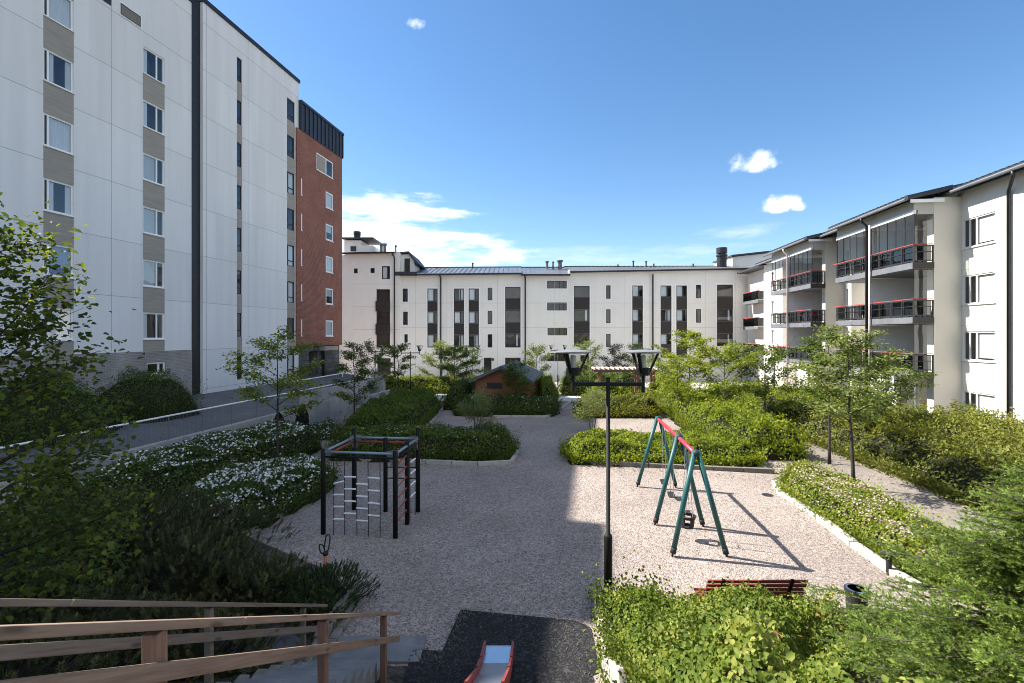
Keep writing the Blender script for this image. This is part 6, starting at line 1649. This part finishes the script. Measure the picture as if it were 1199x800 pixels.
# spruce on the right edge
def fir(name, label, base, Ht, Rmax, seed, azr=(105, 285), nb=46, zlow=0.4, ns=1.0):
    """young spruce: tiers of drooping branches, each a flat spray of side twigs clothed in short needles"""
    g = np.random.default_rng(seed); r = random.Random(seed); bx, by, bz = base
    t = thing(name, label, 'conifer', base)
    mb = MB(); mb.tube([(bx, by, bz - .3), (bx, by, bz + Ht)], [0.07, 0.01], 8)
    tb_, td, tl, tn = [], [], [], []
    for i in range(nb):
        u = (i + r.random()) / nb; z = bz + zlow + (Ht - zlow) * u
        az = math.radians(r.uniform(*azr)); L = Rmax * max(0, 1 - u) ** 1.35 * r.uniform(.7, 1.05) + 0.3
        el = math.radians(r.uniform(-14, 10) + 30 * u)
        d = Vector((math.cos(az) * math.cos(el), math.sin(az) * math.cos(el), math.sin(el))); p = Vector((bx, by, z)); pts = [p]; n = 8
        for k in range(n):
            d = (d + Vector((r.uniform(-.09, .09), r.uniform(-.09, .09), -0.04 + 0.05 * (k > 4) + r.uniform(-.03, .03)))).normalized(); p = p + d * L / n; pts.append(p)
        mb.tube(pts, [0.013 * (1 - k / (n + 1)) + .002 for k in range(n + 1)], 5, cap=False)
        bt = r.random()
        step = 0.085 * ns; cnt = max(2, int(L * .8 / step))
        for k in range(cnt):
            w = 0.2 + 0.8 * k / max(1, cnt - 1); ww = w * n; j = min(n - 1, int(ww)); bp = pts[j].lerp(pts[j + 1], ww - j); ax = (pts[j + 1] - pts[j]).normalized()
            sd0 = ax.cross(Vector((0, 0, 1))).normalized()
            for s in (-1, 1):
                if r.random() < .12: continue
                tl_ = min(0.40, (0.38 * L * max(0, 1 - w) ** 0.7 + 0.10) * r.uniform(.6, 1.15))
                td_ = (ax * r.uniform(.3, .95) + sd0 * s * r.uniform(.5, .95) + Vector((0, 0, r.uniform(-.65, .35)))).normalized()
                tb_.append(tuple(bp)); td.append(tuple(td_)); tl.append(tl_); tn.append(bt)
                if tl_ > 0.17:
                    for f in (.35, .65):
                        for s2 in (-1, 1):
                            sd2 = td_.cross(Vector((0, 0, 1))).normalized(); d3 = (td_ * .8 + sd2 * s2 * .65 + Vector((0, 0, r.uniform(-.25, .08)))).normalized()
                            tb_.append(tuple(bp + td_ * tl_ * f)); td.append(tuple(d3)); tl.append(tl_ * r.uniform(.3, .5)); tn.append(bt)
        for j in range(2, n): tb_.append(tuple(pts[j])); td.append(tuple(pts[j + 1] - pts[j])); tl.append(L / n * (1.3 if j == n - 1 else 1)); tn.append(bt)
    B = np.array(tb_); D = nrm(np.array(td)); Ls = np.array(tl); tn = np.array(tn)
    per = np.maximum(10, (Ls / (0.0040 * ns)).astype(int)); k = np.repeat(np.arange(len(B)), per); m = len(k)
    tt = g.random(m) ** 0.85; d = D[k]; s1 = nrm(np.cross(d, np.array([[0, 0, 1.]]))); s2 = np.cross(s1, d)
    az = g.uniform(-0.5, math.pi + 0.5, m)
    rad = s1 * np.cos(az)[:, None] + s2 * (np.sin(az) * .8)[:, None]; a = np.radians(g.normal(64, 9, m)) * np.where(tt > .88, .6, 1.0)
    nd = d * np.cos(a)[:, None] + rad * np.sin(a)[:, None]
    P = B[k] + d * (Ls[k] * tt)[:, None]
    tone = g.random(len(B)); tipb = np.clip(tt - .6, 0, 1) * 1.3
    leaf_obj('needles', P, nd, s2 + rad * .2, 0.022 * ns * g.uniform(.75, 1.2, m), 0.0095 * ns, LM['fir'], t, shape='needle', var=np.clip(tone[k] * .30 + .22 * tn[k] + .12 * g.random(m) + tipb, 0, 1))
    mb.build('trunk', M['bark'], t)
    return t


fir('spruce', 'fresh green spruce filling the lower right corner', (5.5, 4.5, 1.3), 2.75, 2.3, 91, nb=215, zlow=0.0)
fir('spruce', 'second spruce whose branch tips hang over end of the sunny path', (10.1, 7.9, -0.05), 3.0, 2.0, 92, nb=75, ns=1.6)

# lit shrub bed at the bottom right
poly = [gp(703, 712), gp(716, 730), gp(722, 800), (1.35, 5.2), (1.3, 3.0), (1.8, 2.6), (2.5, 4.4), (3.9, 6.0), (5.6, 7.6), (4.9, 7.75), (3.2, 7.75), (2.4, 8.3)]
sb = hedge('shrub', 'sunlit yellow-green leafy shrub bed in front of red bench', 'shrub', poly, 0.66, 0.052, 52000, LM['cover'], 43, lump=0.36, rnd=0.5, shape='leaf', lsc=1.35, shoots=0.4, up=0.7, nn=0.85)
g = np.random.default_rng(7); n = 420
x = g.uniform(1.7, 6.0, n); y = g.uniform(4.0, 8.0, n); k = inpoly(x, y, poly) & (wob(x, y, 77, 2.2) > .25); x = x[k]; y = y[k]; n = len(x)
P_ = np.stack([x, y, TER(x, y) + .66 * (1 + .3 * wob(x, y, 43, 2.0)) + g.uniform(.0, .12, n)], 1); N_ = nrm(np.array([0, -.2, .8]) + g.normal(0, .4, (n, 3))); D_ = g.normal(0, 1, (n, 3)); D_ -= N_ * (D_ * N_).sum(1, keepdims=True)
leaf_obj('reddish_leaves', P_, D_, N_, 0.05, 0.042, LM['cover_red'], sb, shape='leaf')['kind'] = 'stuff'
kerb([gp(701, 708), gp(712, 760), gp(714, 800), (1.32, 5.5)], w=0.2, h=0.2)

# fallen leaves gathered along the bed edges, and gravel kicked onto the matting
M['litter'] = leafmat('litter', (0.09, 0.06, 0.03), (0.16, 0.12, 0.05), (0.20, 0.2, 0.06), 0.1)
g = np.random.default_rng(99); pl = []
for a, b, n_ in ((gp(671, 546), gp(907, 558), 90), (gp(908, 572), gp(1045, 676), 120), (gp(392, 541), gp(607, 548), 90), (gp(381, 580), gp(280, 638), 90), (gp(700, 712), gp(712, 790), 50), (gp(577, 492), gp(668, 475), 60), (gp(760, 600), gp(860, 640), 30), (gp(500, 560), gp(640, 660), 40)):
    tq = g.random(n_)[:, None]; pl.append(np.array(a) * (1 - tq) + np.array(b) * tq + np.stack([g.normal(0, .25, n_), -np.abs(g.normal(0, .25, n_))], 1))
pl = np.concatenate(pl); n = len(pl); P_ = np.stack([pl[:, 0], pl[:, 1], TER(pl[:, 0], pl[:, 1]) + 0.022], 1)
N_ = nrm(np.array([0, 0, 1.0]) + g.normal(0, .2, (n, 3))); D_ = g.normal(0, 1, (n, 3)); D_ -= N_ * (D_ * N_).sum(1, keepdims=True); s_ = g.uniform(.03, .065, n)
o = leaf_obj('fallen_leaves', P_, D_, N_, s_, s_ * .7, M['litter'], None, shape='leaf'); tag(o, 'scattered brown and green fallen leaves on the gravel along bed edges', 'leaves', kind='stuff')
M['pebble'] = leafmat('pebble', (0.12, 0.10, 0.09), (0.22, 0.19, 0.17), (0.32, 0.28, 0.25), 0.0)
n = 230; e = g.integers(0, 4, n); tq = g.random(n)[:, None]; E = [(gp(540, 716), gp(675, 729)), (gp(540, 716), gp(519, 763)), (gp(675, 729), (1.16, 6.2)), (gp(484, 762.5), gp(521, 764.5))]
A_ = np.array([E[k][0] for k in e]); B_ = np.array([E[k][1] for k in e]); xy = A_ * (1 - tq) + B_ * tq; xy += np.stack([np.where(e == 2, -1, np.where(e == 1, .6, 0)) * np.abs(g.normal(0, .16, n)) + g.normal(0, .02, n), -np.where((e == 0) | (e == 3), 1, 0) * np.abs(g.normal(0, .16, n)) + g.normal(0, .02, n)], 1)
mbp = MB()
for (px_, py_) in xy:
    r_ = g.uniform(.008, .02); mbp.tube([(px_, py_, .03), (px_, py_, .036 + r_)], [r_, r_ * .6], 5)
tag(mbp.build('scattered_gravel', M['pebble']), 'loose gravel scattered over edges of the black matting', 'gravel', kind='stuff')

# ============================================================ SKY, SUN, CAMERA
sun_dir = Vector((-0.905, 0.27, 1.0)).normalized()       # towards the sun
el = math.asin(sun_dir.z); az = math.atan2(sun_dir.x, sun_dir.y)
W = bpy.data.worlds.new('World'); SC.world = W; W.use_nodes = True
nt = W.node_tree; N = nt.nodes; L = nt.links
bg = N['Background']
sky = N.new('ShaderNodeTexSky'); sky.sky_type = 'NISHITA'; sky.sun_disc = False; sky.sun_elevation = el; sky.sun_rotation = az
sky.altitude = 50; sky.air_density = 1.0; sky.dust_density = 0.25; sky.ozone_density = 1.3
tc = N.new('ShaderNodeTexCoord'); sx = N.new('ShaderNodeSeparateXYZ'); L.new(tc.outputs['Generated'], sx.inputs[0])


def math_(op, a, b=None, c=None, clamp=False):
    m = N.new('ShaderNodeMath'); m.operation = op; m.use_clamp = clamp
    for i, v in enumerate((a, b, c)):
        if v is None: continue
        if isinstance(v, (int, float)): m.inputs[i].default_value = v
        else: L.new(v, m.inputs[i])
    return m.outputs[0]


azn = math_('ARCTAN2', sx.outputs[0], sx.outputs[1]); eln = math_('ARCSINE', sx.outputs[2])
no = N.new('ShaderNodeTexNoise'); no.inputs['Scale'].default_value = 16; no.inputs['Detail'].default_value = 9; no.inputs['Roughness'].default_value = 0.6
mp = N.new('ShaderNodeMapping'); mp.inputs['Scale'].default_value = (1, 1, 2.0); L.new(tc.outputs['Generated'], mp.inputs[0]); L.new(mp.outputs[0], no.inputs['Vector'])
n2 = N.new('ShaderNodeTexNoise'); n2.inputs['Scale'].default_value = 7.5; n2.inputs['Detail'].default_value = 8; n2.inputs['Roughness'].default_value = 0.62
mp2 = N.new('ShaderNodeMapping'); mp2.inputs['Scale'].default_value = (1, 1, 5.0); mp2.inputs['Rotation'].default_value = (0, 0.12, 0); L.new(tc.outputs['Generated'], mp2.inputs[0]); L.new(mp2.outputs[0], n2.inputs['Vector'])
nf = no.outputs['Fac']; nb_ = n2.outputs['Fac']


def blob(a, e, ra, re, noise, amp, lo, hi, flat=0.0):
    """one cloud: an ellipse around azimuth a, elevation e (degrees) eaten by noise"""
    da = math_('DIVIDE', math_('SUBTRACT', azn, math.radians(a)), math.radians(ra)); de = math_('DIVIDE', math_('SUBTRACT', eln, math.radians(e)), math.radians(re))
    if flat: de = math_('MULTIPLY', de, math_('ADD', 1.0, math_('MULTIPLY', math_('LESS_THAN', de, 0.0), flat)))
    r2 = math_('ADD', math_('MULTIPLY', da, da), math_('MULTIPLY', de, de))
    v = math_('ADD', math_('SUBTRACT', 1.0, r2), math_('MULTIPLY', math_('SUBTRACT', noise, 0.5), amp))
    mr = N.new('ShaderNodeMapRange'); mr.interpolation_type = 'SMOOTHSTEP'; mr.inputs['From Min'].default_value = lo; mr.inputs['From Max'].default_value = hi
    L.new(v, mr.inputs['Value']); return mr.outputs[0]


n5 = N.new('ShaderNodeTexNoise'); n5.inputs['Scale'].default_value = 27; n5.inputs['Detail'].default_value = 8; n5.inputs['Roughness'].default_value = 0.55
L.new(tc.outputs['Generated'], n5.inputs['Vector']); n4 = n5.outputs['Fac']
cl = [blob(26.7, 17.3, 3.4, 1.75, n4, 3.4, 0.1, 1.1, 1.2), blob(29.3, 12.9, 2.6, 1.45, n4, 3.6, 0.1, 1.1, 1.4), math_('MULTIPLY', blob(-11.4, 32.3, 1.5, 0.6, n4, 5.0, 0.3, 1.6), 0.7),
      blob(-15.0, 13.4, 9.5, 2.6, nb_, 5.0, -0.25, 1.1), blob(-8.5, 9.6, 10.5, 2.7, nb_, 5.0, -0.3, 1.1), blob(-20, 11.5, 8, 4.4, nb_, 4.5, -0.4, 1.0),
      math_('MULTIPLY', blob(12, 9.0, 16, 2.0, nb_, 4.0, 0.3, 1.4), 0.32), math_('MULTIPLY', blob(25, 11.0, 5, 1.0, nb_, 4.0, 0.3, 1.4), 0.4),
      math_('MULTIPLY', blob(-32, 14, 9, 7, nb_, 3.5, 0.0, 1.2), 0.8)]
# unseen bright cumulus added behind and high overhead to lift and whiten the ambient light
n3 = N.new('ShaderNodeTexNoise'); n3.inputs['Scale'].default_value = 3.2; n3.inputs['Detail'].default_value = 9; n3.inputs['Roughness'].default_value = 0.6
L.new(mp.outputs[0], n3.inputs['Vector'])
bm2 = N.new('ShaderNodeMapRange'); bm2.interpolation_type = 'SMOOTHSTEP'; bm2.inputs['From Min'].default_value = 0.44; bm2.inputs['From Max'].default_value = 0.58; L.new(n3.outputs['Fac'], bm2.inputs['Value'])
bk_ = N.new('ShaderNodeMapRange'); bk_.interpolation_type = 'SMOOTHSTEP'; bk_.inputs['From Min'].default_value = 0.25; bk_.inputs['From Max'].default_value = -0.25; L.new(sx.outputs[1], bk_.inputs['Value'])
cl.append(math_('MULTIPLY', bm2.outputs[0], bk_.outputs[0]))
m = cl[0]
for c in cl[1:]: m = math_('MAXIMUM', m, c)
shade = N.new('ShaderNodeMix'); shade.data_type = 'RGBA'; shade.inputs['A'].default_value = (4.6, 5.3, 6.3, 1); shade.inputs['B'].default_value = (8.4, 8.5, 8.6, 1); 
lit = N.new('ShaderNodeMapRange'); lit.inputs['From Min'].default_value = 0.3; lit.inputs['From Max'].default_value = 0.62; L.new(math_('MULTIPLY_ADD', n4, 0.5, math_('MULTIPLY', nf, 0.5)), lit.inputs['Value']); L.new(math_('MULTIPLY', lit.outputs[0], m), shade.inputs['Factor'])
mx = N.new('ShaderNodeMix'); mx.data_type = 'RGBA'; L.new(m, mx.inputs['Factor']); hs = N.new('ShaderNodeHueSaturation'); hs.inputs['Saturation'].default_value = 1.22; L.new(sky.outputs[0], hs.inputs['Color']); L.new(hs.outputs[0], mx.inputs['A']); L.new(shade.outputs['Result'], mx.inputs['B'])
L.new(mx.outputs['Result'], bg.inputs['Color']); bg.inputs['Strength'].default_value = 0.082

sd = bpy.data.lights.new('sun', 'SUN'); sd.energy = 5.0; sd.angle = math.radians(0.53); sd.color = (1.0, 0.95, 0.87)
so = bpy.data.objects.new('sun', sd); COL.objects.link(so); so.rotation_euler = sun_dir.to_track_quat('Z', 'Y').to_euler(); so.location = (-40, 10, 60)

cd = bpy.data.cameras.new('camera'); cd.lens = 17.0; cd.sensor_width = 36; cd.clip_end = 6000; cd.clip_start = 0.05; cd.shift_y = -8.0 / 1199
co = bpy.data.objects.new('camera', cd); COL.objects.link(co); co.location = (0, 0, H); co.rotation_euler = (math.pi / 2, 0, 0)
SC.camera = co
SC.view_settings.view_transform = 'Standard'; SC.view_settings.look = 'None'; SC.view_settings.gamma = 1; SC.view_settings.exposure = 1.35
SC.cycles.use_denoising = True; SC.cycles.filter_width = 1.0
SC.cycles.max_bounces = 8; SC.cycles.transparent_max_bounces = 16; SC.cycles.caustics_reflective = False; SC.cycles.caustics_refractive = False
